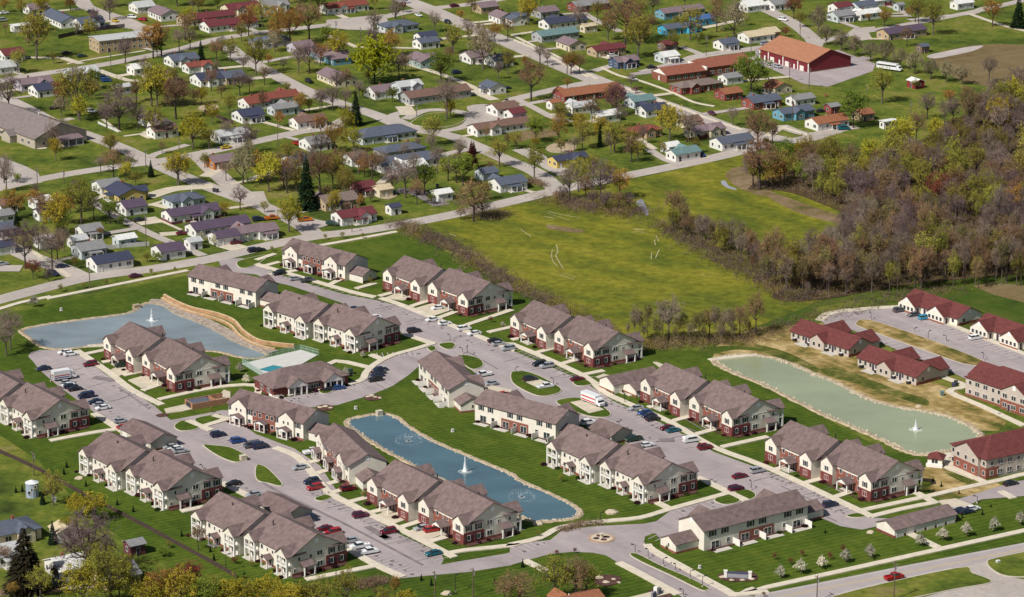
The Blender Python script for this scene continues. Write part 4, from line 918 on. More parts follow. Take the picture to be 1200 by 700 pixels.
HD = """
a 125,18 215,12 mauve white|a 240,42 330,80 slate white|a 362,85 465,72 slate white|a 55,115 140,110 white white f 5|a 2,230 95,222 maroon white|a -20,290 65,278 pale white
a 310,318 450,310 pale pale|a 80,368 230,356 mauve lavender g 9|a 170,395 232,385 navy white|a 538,398 600,388 pale lavender g 5|a 690,338 805,325 brown white|a 612,300 690,292 white white g 8
a 795,258 905,243 slate white|a 865,292 985,285 red white g 7|a 920,345 1045,328 navy white g 11|a 1045,335 1120,328 slate tan|a 845,68 1085,48 maroon cream g 9|a 965,98 1180,72 maroon white g 10|a 1060,20 1195,3 maroon cream g 10
a 630,10 700,0 pale white g 10|a 705,28 830,45 mauve white g 10|a 1110,513 1215,503 navy white|a 1140,455 1240,445 red white|a 700,522 765,565 mauve white g 8|a 700,588 820,582 brown white g 8|a 1010,612 1145,595 pale white g 8.5
b 20,8 140,0 grey white g 9 1|b 310,12 510,-2 red white g 9.5|b 15,168 112,162 slate lavender h 9|b 170,195 250,190 mauve lavender|b 615,92 715,95 slate pale h 10|b 750,150 840,147 navy white g 7|b 750,178 845,172 slate white g 8|b 300,222 400,245 mauve blue h 9
b 320,318 440,350 mauve cream g 10|b 725,245 845,262 mauve green g 10|b 540,400 615,398 mauve white|b 655,382 762,372 pale pale g 8 2|b 690,425 985,398 brown grey g 9.5|b 1055,378 1165,388 slate white g 8|b 1100,482 1215,475 brown white g 9
b 1020,580 1260,548 brown white g 8|b -10,438 185,422 red white g 9|b 65,488 190,480 grey pale g 7|b 170,545 315,535 brown white g 8|b 500,590 685,588 slate pale h 12 1|b 600,672 745,672 slate grey h 9|b 1110,48 1200,60 mauve white g 9|b 1010,5 1140,12 mauve tan g 9|b 1100,255 1175,250 slate white|b 985,238 1060,235 mauve white|b 245,640 310,635 grey white|b 0,-10 90,-12 grey white
c 155,88 325,66 navy white g 9 1|c 120,145 285,125 teal grey g 9|c 230,172 325,188 mauve cream g 9|c 375,215 510,200 maroon tan g 8|c 475,268 575,258 mauve navy g 8|c 680,240 775,240 white pale g 8|c 695,40 880,20 mauve blue g 8 1|c 715,118 860,95 slate brightblue g 7.5|c 860,75 930,62 blue brightblue g 7
c 280,5 435,-8 grey brick g 9|c 115,35 195,25 mauve grey g 9|c 330,112 385,105 cream cream g 5|c 800,378 930,365 taupe brick h 9|c 960,182 1050,178 slate white g 8|c 1075,145 1215,138 cream white g 9|c 172,468 218,465 rust white g 4.5|c 265,482 372,470 pale white g 7
c 390,522 490,512 white white g 7|c 545,450 655,442 teal pale g 8|c 600,492 715,482 navy white g 8|c 570,590 650,583 red tan h 8|c 795,545 870,540 brown cream g 8|c 830,592 975,575 mauve cream g 8|c 955,642 1108,625 slate white g 9|c 985,345 1065,338 grey white g 7
c 970,415 1060,408 rust brick g 8|c 1100,452 1240,440 slate brick g 9|c -20,510 48,505 maroon white g 7 2|c -40,555 58,548 maroon white g 7|c 720,668 770,662 white white g 6|c 770,680 885,690 teal white g 7|c 1080,5 1160,-5 white white|c 700,190 760,188 maroon brown g 7|c 30,75 0,70 slate white g 7|c 0,60 60,52 slate pale g 7
d 0,375 95,385 rust cream g 9|d 100,445 205,438 grey white g 7|d 50,508 190,490 slate blue g 8|d 205,550 350,532 rust white g 9|d 272,482 330,485 grey brick g 5|d 672,362 715,372 white barnred g 5|d 545,135 710,112 purple tan g 9|d 300,52 385,45 grey pale g 9|d 310,15 370,5 maroon white g 8 2|d 400,8 492,0 slate pale g 8 2
d 415,48 515,38 white white g 7|d -30,130 35,128 cream orange g 8|d 415,510 475,512 rust tan g 7|d 705,205 745,205 slate brown g 4.5|d 870,2 950,-5 white white g 6|d 20,-5 60,-10 grey white|d 460,-20 560,-30 white white|d 600,12 630,12 grey pale g 4
e 455,145 545,135 grey white g 9|e 555,150 615,185 navy yellow g 11 1|e 565,240 665,232 purple white g 9|e 815,200 905,205 slate pale h 9|e 785,282 1005,250 purple white g 8.5 1 maroon|e 900,345 1140,308 purple white g 9|e 1000,388 1095,370 purple white g 8|e 1090,372 1215,342 mauve white g 8
e 880,415 930,410 pale white g 5|e 380,355 455,345 grey white g 8|e 335,405 390,398 pale white g 6|e 355,440 475,428 grey pale g 9|e 430,500 595,478 navy white g 9 1|e 540,402 625,393 white pale g 5.5|e 730,445 845,435 purple white g 9|e 150,222 225,215 white white g 7|e 165,275 250,270 navy white g 6
e 980,30 1085,18 mauve orange g 9|e -30,345 50,338 slate navy g 8|e -20,285 40,280 grey white g 7|e 180,405 230,400 white white g 6|e -30,430 50,425 navy white g 7|e 0,235 50,230 brown white g 7
f 370,285 545,272 maroon white g 8.5|f 290,212 460,200 taupe tan g 10|f 455,152 545,148 maroon maroon g 8|f 625,255 662,252 navy white g 4.5|f 838,190 905,182 white white g 5.5|f 1050,88 1110,82 slate pale g 7|f 1120,135 1240,118 slate white g 9|f 610,30 805,8 slate white h 11
f 0,345 75,352 mauve white g 8|f 145,30 215,22 slate white g 8|f 430,15 500,10 brown white g 8|f 565,168 620,163 cream cream g 6|f 640,60 780,45 white pale g 8 1|g 190,30 335,12 navy yellow g 7|g 740,-2 865,-12 teal white g 7
m -20,348 85,330 slate cream h 10|m -30,455 70,440 pale white g 9|m 245,500 400,505 white white g 10|m 490,545 590,540 grey tan g 10|m 602,430 655,425 grey maroon g 4.5|m 272,345 325,365 cream white g 6|o 230,700 400,668 rust tan g 11
"""
for ln in HD.replace('\n', '|').split('|'):
    t = ln.split()
    if len(t) < 5: continue
    (x1, y1), (x2, y2) = (tuple(map(float, q.split(','))) for q in t[1:3]); ch = t[0]
    typ = t[5] if len(t) > 5 else 'g'; W = float(t[6]) if len(t) > 6 else 10; st = int(t[7]) if len(t) > 7 else 1
    base = t[8] if len(t) > 8 else None
    house(T(ch, x1, y1), T(ch, x2, y2), t[3], t[4], typ, W, st, base, porch=(R.random() < .3 and W > 7.9))
# long two storey flats, top left
house(T('a',455,178), T('a',690,145), 'pale', 'tan', 'f', 12, 2, desc='long flat roofed two storey brick building', name='flats', cat='building', ang=30, extra=False)
house(T('b', 0,0), T('b',1,1), 'grey', 'white', 'g', 5) if 0 else None
# tan community hall
def hall():
    p = Vector(G(*T('a', 165, 700))); a = math.radians(-52); root = empty('community_hall', (0,0,0), a); w = MB(); r = MB()
    wm = mat('hall_walls', (.40,.35,.29), .8, var=.06, scale=.5); rm = mat('hall_roof', (.185,.155,.15), .9, var=.14, scale=.6)
    gable_body(w, -24, 24, -12, 12, 0, 4.2, 5.0, wm); gable_roof(r, -24, 24, -12, 12, 4.2, 5.0, .5, rm)
    gable_body(w, 2, 9, -15, -11.8, 0, 3.0, 2.0, wm, 'y'); gable_roof(r, 2, 9, -15, -7, 3.0, 2.0, .4, rm, 'y')
    w.build('wall', root); r.build('roof', root)
    c = MB(); lo = [(24,-3,3.6),(29,-3,2.8),(29,8,2.8),(24,8,3.6)]; c.hexa(lo, [(x,y,z+.2) for x,y,z in lo], rmat('mauve'))
    for y in (-2.7, 1, 4.5, 7.6): c.box(28.3,28.7,y-.15,y+.15,0,2.8,trim)
    c.box(24,29,-3,8,0,.15,patio_m); c.build('canopy', root)
    for x in (-16,-10,-4,14,19): put(W_PAIR, root, 'F', x, -12, 1.1)
    for y in (-8,-5,0,4): put(W_MID if y < 0 else D_M, root, 'E', 24, y, 1.1 if y < 0 else .15)
    v = MB(); v.tube((5,1,8),(5,1,9.6),.25,.25,8,trim,True); v.build('roof_vent', root)
    q = p - Matrix.Rotation(a, 2) @ Vector((24, -12)); root.location = (q.x, q.y, 0)
    return tag(root, 'large tan hall with a grey brown roof beside the pale concrete lot', 'hall')
hall()
# big red building with the orange brown roof and vehicle bays
def station():
    a = math.radians(-57); root = empty('fire_station', (0,0,0), a); L, W, ZE, RI = 36, 24, 4.6, 4.6; w = MB(); r = MB(); wm = mat('station_red', (.17,.022,.030), .7, var=.08, scale=.5); rm = mat('station_roof', (.33,.15,.085), .8, var=.10, scale=.5)
    gable_body(w, -L/2, L/2, -W/2, W/2, 0, ZE, RI, wm); gable_roof(r, -L/2, L/2, -W/2, W/2, ZE, RI, .5, rm); w.build('wall', root); r.build('roof', root)
    big = gdoor_mesh('bay_door', 3.4, 3.2)
    for i in range(6): put(GD if i % 2 else D_W, root, 'F', -14 + i * 5.4, -W/2, .03)
    for x in (-17.8, -11.4, -.6, 10.2, 17.8):
        c = MB(); c.box(x-.3, x+.3, -W/2-.12, -W/2, 0, ZE-.1, trim); c.build('pilaster', root)
    s = MB(); s.box(L/2, L/2+.08, -W/2, W/2, 0, .5, wmat('brown')); s.build('base_course', root)
    return put_corner(root, *T('d', 190, 342), L/2, -W/2, -57)
tag(station(), 'large dark red building with orange brown roof on a concrete lot', 'fire station')
# long brick school like range in two steps
def brick_range():
    root = empty('brick_range'); bm = brick; rm = mat('range_roof', (.24,.085,.055), .9, var=.14, scale=.8); w = MB(); r = MB()
    gable_body(w, -22, -1, -7, 5, 0, 3.4, 2.4, bm); gable_roof(r, -22, -1, -7, 5, 3.4, 2.4, .4, rm); gable_body(w, -.9, 24, -6, 7, 0, 4.2, 2.8, bm); gable_roof(r, -.6, 24, -6, 7, 4.2, 2.8, .3, rm)
    w.box(-1.2, -.6, -7.3, 7.3, 3.4, 4.9, trim); w.build('wall', root); r.build('roof', root)
    g_ = MB(); g_.add([(-22.05,-6.8,3.3),(-22.05,4.8,3.3),(-22.05,-1,5.6)], [(0,2,1)], trim); g_.build('gable_panel', root)
    for x in (-19,-15.5,-12,-8.5,-5): put(W_PAIR, root, 'F', x, -7, 1.0)
    for x in (3,7,11,15,19,22.5): put(W_PAIR if x != 15 else D_M, root, 'F', x, -6, 1.1 if x != 15 else .1)
    put(D_W, root, 'W', -22, -1, .1); return root
o = brick_range(); a = Vector(G(*T('c', 740, 385))); b = Vector(G(*T('c', 1050, 318))); an = math.degrees(math.atan2((b-a).y, (b-a).x))
put_corner(o, *T('c', 725, 390), -22, -7, 31); tag(o, 'long red brick building with stepped rust coloured roof', 'building')
o = house(T('c',232,422), T('c',478,385), 'rust', 'brick', 'g', 10, 1, desc='long brick house with rust orange roof', ang=31)
# ---------------------------------------------------------------- vehicles
CC = dict(white=(.72,.73,.74), silver=(.40,.42,.45), navy=(.018,.03,.075), black=(.012,.012,.016), maroon=(.16,.008,.022), red=(.33,.012,.016), plum=(.11,.012,.05), blue=(.02,.08,.28), teal=(.01,.13,.18), green=(.015,.045,.03), grey=(.10,.105,.12), cyan=(.03,.28,.42), tan=(.32,.26,.18), orange=(.5,.14,.02), yellow=(.55,.38,.03))
tyre_m = mat('tyre', (.02,.02,.02), .8); rim_m = mat('wheel_rim', (.35,.35,.36), .35, metal=.8); cglass = mat('car_glass', (.02,.025,.03), .06, spec=.8); lamp_m = mat('headlight_lens', (.6,.6,.58), .15); tail_m = mat('tail_light_lens', (.3,.01,.01), .3)
def prof(mb, P, w0, w1, mt, zt=None):
    """closed side profile (x,z) extruded across y; half width w0 at the bottom, w1 at the highest z"""
    zs = [p[1] for p in P]; z0, z1 = min(zs), max(zs); n = len(P)
    hw = [w0 + (w1 - w0) * (p[1]-z0) / (z1-z0) for p in P]
    v = [(p[0], -h, p[1]) for p, h in zip(P, hw)] + [(p[0], h, p[1]) for p, h in zip(P, hw)]
    mb.add(v, [tuple(range(n)), tuple(range(2*n-1, n-1, -1))] + [(i, n+i, n+(i+1)%n, (i+1)%n) for i in range(n)], mt)
_wm = MB(); _wm.tube((0,-.11,0),(0,.11,0),.34,.34,12,tyre_m,True); _wm.tube((0,-.125,0),(0,.125,0),.19,.19,8,rim_m,True); _o = _wm.build('wheel'); WHEEL = _o.data; bpy.data.objects.remove(_o)
_wm = MB(); _wm.box(-.05,.05,-.2,.2,-.09,.09,lamp_m); _o = _wm.build('headlight'); HL = _o.data; bpy.data.objects.remove(_o)
_wm = MB(); _wm.box(-.04,.04,-.16,.16,-.11,.11,tail_m); _o = _wm.build('tail_light'); TL = _o.data; bpy.data.objects.remove(_o)
VT = {}
def vehicle_meshes(kind, col):
    if (kind, col) in VT: return VT[kind, col]
    pm = mat('paint_' + col, CC[col], .28, spec=.6, metal=.25 if col in ('silver','grey','navy','blue','maroon','plum','teal') else 0)
    b = MB(); gl = MB()
    if kind == 'sedan':
        prof(b, [(-2.3,.28),(2.3,.28),(2.32,.62),(2.1,.80),(1.05,.94),(-1.6,.98),(-2.25,.92),(-2.34,.6)], .88, .80, pm)
        prof(gl, [(-1.75,.955),(1.15,.93),(.42,1.38),(-1.15,1.38)], .78, .60, cglass); prof(b, [(-1.2,1.365),(.46,1.365),(.38,1.43),(-1.1,1.43)], .62, .57, pm)
        ax = (-1.4, 1.42); fx, fz = 2.3, .66
    elif kind == 'suv':
        prof(b, [(-2.3,.35),(2.3,.35),(2.34,.8),(2.15,1.0),(1.15,1.10),(-2.28,1.15),(-2.36,.7)], .93, .88, pm)
        prof(gl, [(-2.2,1.13),(1.3,1.08),(.6,1.66),(-2.0,1.68)], .86, .70, cglass); prof(b, [(-2.05,1.66),(.62,1.64),(.52,1.74),(-1.95,1.76)], .73, .68, pm)
        b.box(-.55,-.42,-.84,.84,1.1,1.66,pm); ax = (-1.42, 1.42); fx, fz = 2.32, .8
    elif kind == 'pickup':
        prof(b, [(-2.8,.4),(2.6,.4),(2.64,.85),(2.4,1.05),(1.5,1.12),(-.75,1.12),(-.75,.75),(-2.8,.75)], .95, .9, pm)
        for s in (-1, 1): b.box(-2.8,-.75, s*.9-.06, s*.9+.06, .7, 1.12, pm)
        b.box(-2.84,-2.74,-.9,.9,.6,1.12,pm); prof(gl, [(-.8,1.1),(1.45,1.1),(.85,1.7),(-.65,1.72)], .86, .70, cglass); prof(b, [(-.72,1.70),(.88,1.68),(.78,1.78),(-.66,1.8)], .73, .68, pm)
        ax = (-1.8, 1.7); fx, fz = 2.62, .85
    else:  # van
        prof(b, [(-2.5,.35),(2.5,.35),(2.52,.9),(2.1,1.1),(-2.5,1.15)], .96, .93, pm); prof(gl, [(-2.35,1.12),(1.95,1.08),(1.2,1.72),(-2.3,1.74)], .92, .82, cglass)
        prof(b, [(-2.45,1.7),(1.22,1.7),(1.1,1.86),(-2.4,1.88)], .84, .78, pm); b.box(-2.5,-1.5,-.935,.935,1.1,1.72,pm); ax = (-1.55, 1.6); fx, fz = 2.5, .8
    bo = b.build('body'); go = gl.build('windows'); r = (bo.data, go.data, ax, fx, fz)
    bpy.data.objects.remove(bo); bpy.data.objects.remove(go); VT[kind, col] = r; return r
NV = [0]
KN = dict(sedan='car', suv='estate car', pickup='pickup truck', van='van')
def car(x, y, col, kind='sedan', ang=None, flip=False, grp='cars parked in the estate lots', detail=True, desc=None):
    if ang is None: ang = 30 if y > 280 else 30
    p = G(x, y, .7); rz = math.radians(ang + (180 if flip else 0) + R.uniform(-2, 2))
    bd, gl, ax, fx, fz = vehicle_meshes(kind, col)
    root = empty({'sedan':'car','suv':'suv','pickup':'pickup_truck','van':'van'}[kind], (p[0], p[1], .10 if y > 290 else .18), rz)
    link('body', bd, root); link('windows', gl, root)
    for xx in ax:
        for s in (-1, 1): link('wheel', WHEEL, root, (xx, s*.80, .34))
    if detail:
        for s in (-1, 1): link('headlight', HL, root, (fx, s*.62, fz)); link('tail_light', TL, root, (-fx-.0, s*.66, fz+.05))
    reg(root, desc or f"{'parked ' if grp else ''}{col} {KN[kind]}", 'car' if kind != 'pickup' else 'pickup', x, y, grp); return root
CD = """
i 305,250 white sedan|i 332,258 white sedan|i 423,307 maroon suv|i 573,312 green suv|i 203,326 navy sedan|i 312,392 silver sedan|i 318,406 white sedan|i 330,408 navy sedan|i 352,421 black sedan|i 403,456 navy van|i 447,482 navy sedan|i 470,496 silver sedan|i 482,510 white sedan|i 565,572 silver sedan|i 583,600 red sedan
i 760,682 red pickup|i 800,694 silver sedan|i 822,703 white sedan|i 845,712 silver sedan|i 1022,637 navy suv|i 1115,665 blue suv|i 1180,687 grey van
j 463,47 navy sedan|j 555,87 white sedan|j 740,150 black suv|j 853,42 white sedan|j 827,97 white sedan|j 885,115 white sedan|j 975,140 white suv|j 1023,162 white sedan|j 1118,195 black sedan|j 1138,211 silver sedan|j 1182,233 silver suv|j 585,330 navy sedan|j 575,345 black sedan|j 566,358 navy sedan|j 558,378 black suv|j 385,416 blue sedan|j 345,421 black sedan
j 1065,355 white pickup|j 1102,397 silver sedan|j 1160,447 red sedan|j 20,692 navy van
k 128,305 black suv|k 164,315 silver suv|k 307,375 maroon sedan|k 85,377 black suv|k 158,410 white pickup|k 582,512 silver sedan|k 622,532 blue sedan|k 642,547 navy sedan|k 660,561 black sedan|k 727,604 maroon sedan|k 757,615 teal sedan|k 840,662 white van|k 905,696 maroon suv|k 357,580 white suv|k 388,598 navy sedan|k 525,634 silver sedan|k 568,658 green pickup|k 630,684 white sedan
l 617,54 grey suv|l 683,74 grey sedan|l 735,89 cyan suv|l 972,183 white suv|l 350,159 black sedan
n 265,17 white pickup|n 207,90 silver sedan|n 260,157 navy suv|n 275,185 red suv|n 432,189 maroon suv|n 490,314 plum suv|n 620,391 maroon suv|n 825,383 red suv|n 778,374 silver sedan|n 832,492 teal sedan|n 247,335 navy suv|n 322,376 maroon sedan|n 362,395 red suv|n 443,432 silver sedan|n 485,460 white pickup|n 529,485 white pickup
o 1068,130 maroon sedan|o 1150,105 silver suv|o 1050,190 plum suv|p 292,265 navy suv|p 868,294 silver sedan|p 905,291 navy sedan|p 930,296 navy sedan|p 957,283 white sedan|p 1137,165 black sedan|m 1190,217 silver sedan|m 1095,165 black sedan
f 108,580 black suv|f 185,605 silver sedan|f 242,613 grey pickup
"""
for ln in CD.replace('\n', '|').split('|'):
    t = ln.split()
    if len(t) < 4: continue
    x, y = map(float, t[1].split(',')); px, py = T(t[0], x, y); 
    car(px, py, t[2], t[3], ang=28, flip=R.random() < .4)
TG = 'cars about the town streets'
for ln in """a 10,95 silver van 30|a 620,80 white suv -10|a 668,92 red suv 150|a 540,97 yellow sedan -55|a 432,58 black suv -20|a 383,262 green sedan 30|a 312,248 black sedan 30|a 500,377 blue van 10|a 255,505 black sedan 30|a 427,522 white suv -20|b 762,71 white sedan -60|b 900,105 navy suv -60|b 248,382 black suv -58|b 40,76 white sedan 30|b 940,340 navy suv 30
b 195,674 red pickup -40|b 1172,412 navy sedan 30|b 930,28 maroon suv 30|c 568,371 white suv -62|c 937,531 plum sedan -60|c 240,515 black sedan 30|c 265,540 black suv -50|c 237,566 blue sedan 20|c 470,262 white sedan 30|c 1185,205 silver suv 30|c 1190,265 red sedan 30|d 355,602 teal van 10|d 72,92 white suv -40|d 18,300 white sedan 30|d 46,312 silver sedan -50|d 250,520 black sedan 20
e 290,547 navy sedan 30|e 250,582 navy suv -45|e 635,592 plum sedan 32|e 855,392 maroon sedan 30|e 655,330 black sedan 30|e 8,536 silver sedan 30|e 1190,473 navy suv 32|e 1105,436 maroon sedan 30|f 358,349 green suv -20|f 15,470 black sedan 30|f 10,328 navy suv 20|g 885,26 blue suv -50|m 235,620 silver sedan 20|m 278,642 black suv 30|a 20,60 white sedan 30|c 655,315 black sedan 20|b 700,10 white suv 30|c 540,10 black sedan 30|d 560,20 red sedan 30|e 1060,500 navy sedan 30|a 1060,690 yellow sedan 30|p 592,604 red pickup 29""".replace('\n', '|').split('|'):
    t = ln.split(); x, y = map(float, t[1].split(',')); px, py = T(t[0], x, y)
    if t[0] == 'e' and x == 1060: continue
    car(px, py, t[2], t[3], ang=float(t[4]), grp=TG, detail=py > 120, desc=f"{t[2]} {KN[t[3]]}")
def box_truck(px, py, ang, L, desc, stripes, cat):
    wht = mat('paint_white', CC['white'], .28, spec=.6); p = G(px, py, 1.2); root = empty(cat, (p[0], p[1], .15), math.radians(ang)); b = MB()
    b.box(-L/2, L/2-2.0, -1.2, 1.2, .6, 3.2, wht); b.build('cargo_box', root); c = MB(); prof(c, [(L/2-1.95,.5),(L/2,.5),(L/2,1.3),(L/2-.5,1.5),(L/2-.9,2.5),(L/2-1.95,2.6)], 1.05, .95, wht); co = c.build('cab', root)
    w = MB(); prof(w, [(L/2-.85,1.5),(L/2-.46,1.5),(L/2-.86,2.35),(L/2-1.0,2.35)], 1.06, 1.0, cglass); w.build('windscreen', co)
    s = MB()
    for z0, z1, m_ in stripes: s.box(-L/2+.3, L/2-2.2, -1.215, 1.215, z0, z1, m_); s.box(-L/2-.015, -L/2+.0, -1.0, 1.0, z0, z1, m_)
    s.build('stripe', root)
    for x in (-L/2+1.6, L/2-1.3):
        for y in (-1, 1): link('wheel', WHEEL, root, (x, y, .4), 0, (1.25, 1.2, 1.25))
    return tag(root, desc, cat.replace('_', ' '))
sr = mat('stripe_red', (.45,.03,.03), .5); sb = mat('stripe_blue', (.03,.07,.25), .5); sk = mat('stripe_dark', (.03,.03,.035), .4)
box_truck(*T('k', 380, 478), -52, 9, 'white moving truck with red stripes standing on the grass island pad', ((.8,1.2,sr),(1.9,2.3,sr)), 'moving_truck')
box_truck(*T('i', 300, 362), 28, 7.5, 'white ambulance with red and blue bands beside the parked silver cars', ((.9,1.2,sb),(1.5,1.8,sr)), 'ambulance')
box_truck(*T('d', 570, 318), -35, 12, 'long white bus with dark windows under the row of pale trees', ((1.9,2.6,sk),), 'bus')
o = house(T('d',530,565), T('d',595,560), 'white', 'white', 'f', 3, 1, desc='white camper trailer', name='camper', cat='camper', extra=False)
# ---------------------------------------------------------------- boat and skip in the town yard
for ch, x, y, c in (('f', 232, 330, 'orange'), ('f', 75, 322, 'orange')):
    car(*T(ch, x, y), c, 'pickup', ang=20, grp=None, desc='orange flatbed truck' if x > 100 else 'small orange truck')
# ---------------------------------------------------------------- trees
bark = mat('bark', (.12,.095,.08), .95, var=.2, scale=2); darkbark = mat('dark_bark', (.055,.042,.036), .95, var=.2, scale=2)
def tm(n, c, v=.25, c2=None):
    m = mat('crown_' + n, c, .9, objvar=v, var=.3, scale=.35, spec=.1, detail=2); nt = m.node_tree
    if 'Translucent BSDF' not in nt.nodes:        # thin leaves and twigs let some light through
        t = nt.nodes.new('ShaderNodeBsdfTranslucent'); x = nt.nodes.new('ShaderNodeMixShader'); x.inputs[0].default_value = .38
        b = nt.nodes['Principled BSDF']; src = b.inputs['Base Color'].links[0].from_socket; nt.links.new(src, t.inputs['Color'])
        nt.links.new(b.outputs[0], x.inputs[1]); nt.links.new(t.outputs[0], x.inputs[2]); nt.links.new(x.outputs[0], nt.nodes['Material Output'].inputs['Surface'])
    return m
KD = {  # twig colour, leaf colour, slivers, leaves, leaf size, crown width ratio, crown base
 'bare': ((.305,.235,.195), None, 2300, 0, 0, .78, .22),
 'purple': ((.235,.165,.165), None, 3000, 0, 0, .86, .14),
 'brown': ((0.286,0.189,0.126), (0.378,0.231,0.095), 2000, 1100, .10, .80, .18),
 'orange': ((0.235,0.151,0.076), (0.463,0.263,0.062), 1200, 2600, .115, .80, .15),
 'red': ((0.168,0.076,0.055), (0.252,0.084,0.046), 1300, 2400, .115, .85, .15),
 'olive': ((0.218,0.176,0.076), (0.357,0.336,0.053), 1400, 2600, .115, .82, .16),
 'gold': ((0.185,0.151,0.050), (0.483,0.410,0.043), 1000, 3600, .125, .88, .14),
 'green': ((0.101,0.101,0.042), (0.231,0.294,0.043), 1000, 3800, .13, .88, .12),
 'maple': ((0.101,0.092,0.034), (0.386,0.378,0.025), 500, 12000, .15, 1.12, .06),
 'slim': ((0.286,0.218,0.168), None, 1500, 0, 0, .42, .22),
 'slimleaf': ((0.269,0.218,0.126), (0.286,0.252,0.067), 1100, 800, .10, .44, .2),
 'pink': ((0.185,0.092,0.109), (0.302,0.143,0.168), 1300, 2400, .115, .95, .12),
 'pear': ((.30,.27,.20), (.66,.63,.50), 900, 8500, .17, .92, .06),
 'tan': ((0.286,0.235,0.160), (0.353,0.311,0.185), 1500, 3200, .115, .95, .06),
}
def rdir(up=0.):
    while 1:
        v = Vector((R.uniform(-1,1), R.uniform(-1,1), R.uniform(-1,1)))
        if .05 < v.length < 1: v.normalize(); v.z += up; return v.normalized()
def tree_proto(kind):
    tc, lc, ns, nl, ls, wr, cb = KD[kind]
    tw = tm(kind + '_twig', tc, .22); lf = tm(kind + '_leaf', lc, .28) if lc else None
    tr = MB(); cr = MB(); ends = []; hgt = 10.; bk = bark if kind in ('bare','olive','gold','tan','pear','slim','slimleaf') else darkbark; tk_ = .45 if 'slim' in kind else 1
    rw = hgt * wr / 2; z0 = hgt * cb; cz = (z0 + hgt) / 2; hz = (hgt - z0) / 2
    lob = [(R.uniform(0, 6.28), R.uniform(.06, .16), R.randint(2, 4)) for _ in range(3)]
    def env(v, lim=1.0):          # keep a point inside an uneven crown outline
        x, y, z = v.x / rw, v.y / rw, (v.z - cz) / hz; a = math.atan2(y, x)
        q = 1 + sum(am * math.sin(n_ * a + ph + z * 2.2) for ph, am, n_ in lob); w_ = q * (1.0 - .16 * z)
        r = math.sqrt((x / w_) ** 2 + (y / w_) ** 2 + z * z)
        return v if r <= lim else Vector((v.x * lim / r, v.y * lim / r, cz + (v.z - cz) * lim / r))
    top = Vector((R.uniform(-.3,.3), R.uniform(-.3,.3), hgt * R.uniform(.55, .68))); mid = Vector((top.x*.2, top.y*.2, z0 + hgt*.08))
    tr.tube((0,0,0), mid, .24*tk_, .17*tk_, 6, bk); tr.tube(mid, top, .17*tk_, .05*tk_, 5, bk)
    M = R.randint(11, 14)
    for i in range(M):
        zz_ = 1 - 1.55 * (i + .5) / M; a = i * 2.4 + R.uniform(-.4, .4); rr = math.sqrt(max(0, 1 - zz_*zz_)); q = R.uniform(.5, .68)
        tgt = env(Vector((rr*math.cos(a)*rw*q, rr*math.sin(a)*rw*q, cz + zz_*hz*q)), .75)
        st = Vector((mid.x, mid.y, 0)).lerp(top, .0); t0 = R.uniform(0, .8) * max(0, min(1, (tgt.z - mid.z) / (top.z - mid.z) - .15)); st = mid.lerp(top, t0)
        el = st.lerp(tgt, .5) + Vector((tgt.x - st.x, tgt.y - st.y, 0)) * .12; tr.tube(st, el, .11*tk_, .075*tk_, 4, bk); tr.tube(el, tgt, .075*tk_, .045*tk_, 4, bk)
        for j in range(5):
            s2 = el.lerp(tgt, R.uniform(.2, 1)); t2 = env(s2 + rdir(.45) * rw * R.uniform(.3, .55), .93); cr.tube(s2, t2, .042*tk_, .02*tk_, 3, tw)
            for k in range(4):
                s3 = s2.lerp(t2, R.uniform(.3, 1)); t3 = env(s3 + rdir(.35) * rw * R.uniform(.18, .36), 1.04); cr.tube(s3, t3, .02, .008, 3, tw); ends.append((s3, t3))
    P = []
    for k in range(ns):
        a, b = R.choice(ends); s = a.lerp(b, R.uniform(0, 1.05)); d = ((b - a).normalized() + rdir(.35) * 1.1).normalized(); l = R.uniform(.35, .95)
        e = env(s + d * l, 1.08); w = d.cross(rdir()).normalized() * R.uniform(.014, .026)
        cr.add([tuple(s - w), tuple(s + w), tuple(e)], [(0, 1, 2)], tw); P.append((s, e))
    for k in range(nl):
        s, e = R.choice(P); c = s.lerp(e, R.random()) + rdir() * R.uniform(0, .3); u = rdir(); v = u.cross(rdir()).normalized(); z = ls * R.uniform(.6, 1.25)
        cr.add([tuple(c - u*z - v*z*.5), tuple(c + u*z - v*z*.4), tuple(c + u*z*.5 + v*z*.7), tuple(c - u*z*.6 + v*z*.6)], [(0,1,2,3)], lf)
    if kind in ('pear', 'tan'):
        for k in range(len(cr.v)): 
            x, y, z = cr.v[k]; rr = max(.12, 1 - max(0, (z/10 - .35)) * 1.15) * 1.1; cr.v[k] = (x*rr, y*rr, z)
    a = tr.build('trunk'); b = cr.build('crown'); r = (a.data, b.data); bpy.data.objects.remove(a); bpy.data.objects.remove(b); return r
def conifer_proto(col, wr):
    gm = tm('conifer_%d' % int(wr*100) , col, .25); tr = MB(); cr = MB(); tr.tube((0,0,0),(0,0,9.5),.22,.03,6,darkbark); hgt = 10.
    for k in range(1500):
        z = hgt * (1 - R.random() ** .6 * .93); rad = (hgt - z) / hgt * hgt * wr * R.uniform(.55, 1.12) + .1; a = R.uniform(0, 6.283)
        d = Vector((math.cos(a), math.sin(a), -.35)).normalized(); s = Vector((0,0,z)) + d * rad * R.uniform(.2, .6); e = Vector((0,0,z)) + d * rad; w = Vector((-d.y, d.x, 0)) * R.uniform(.1, .28)
        m_ = s.lerp(e, .5); cr.add([tuple(s), tuple(m_ - w), tuple(e), tuple(m_ + w + Vector((0,0,R.uniform(-.1,.1))))], [(0,1,2,3)], gm)
    a = tr.build('trunk'); b = cr.build('crown'); r = (a.data, b.data); bpy.data.objects.remove(a); bpy.data.objects.remove(b); return r
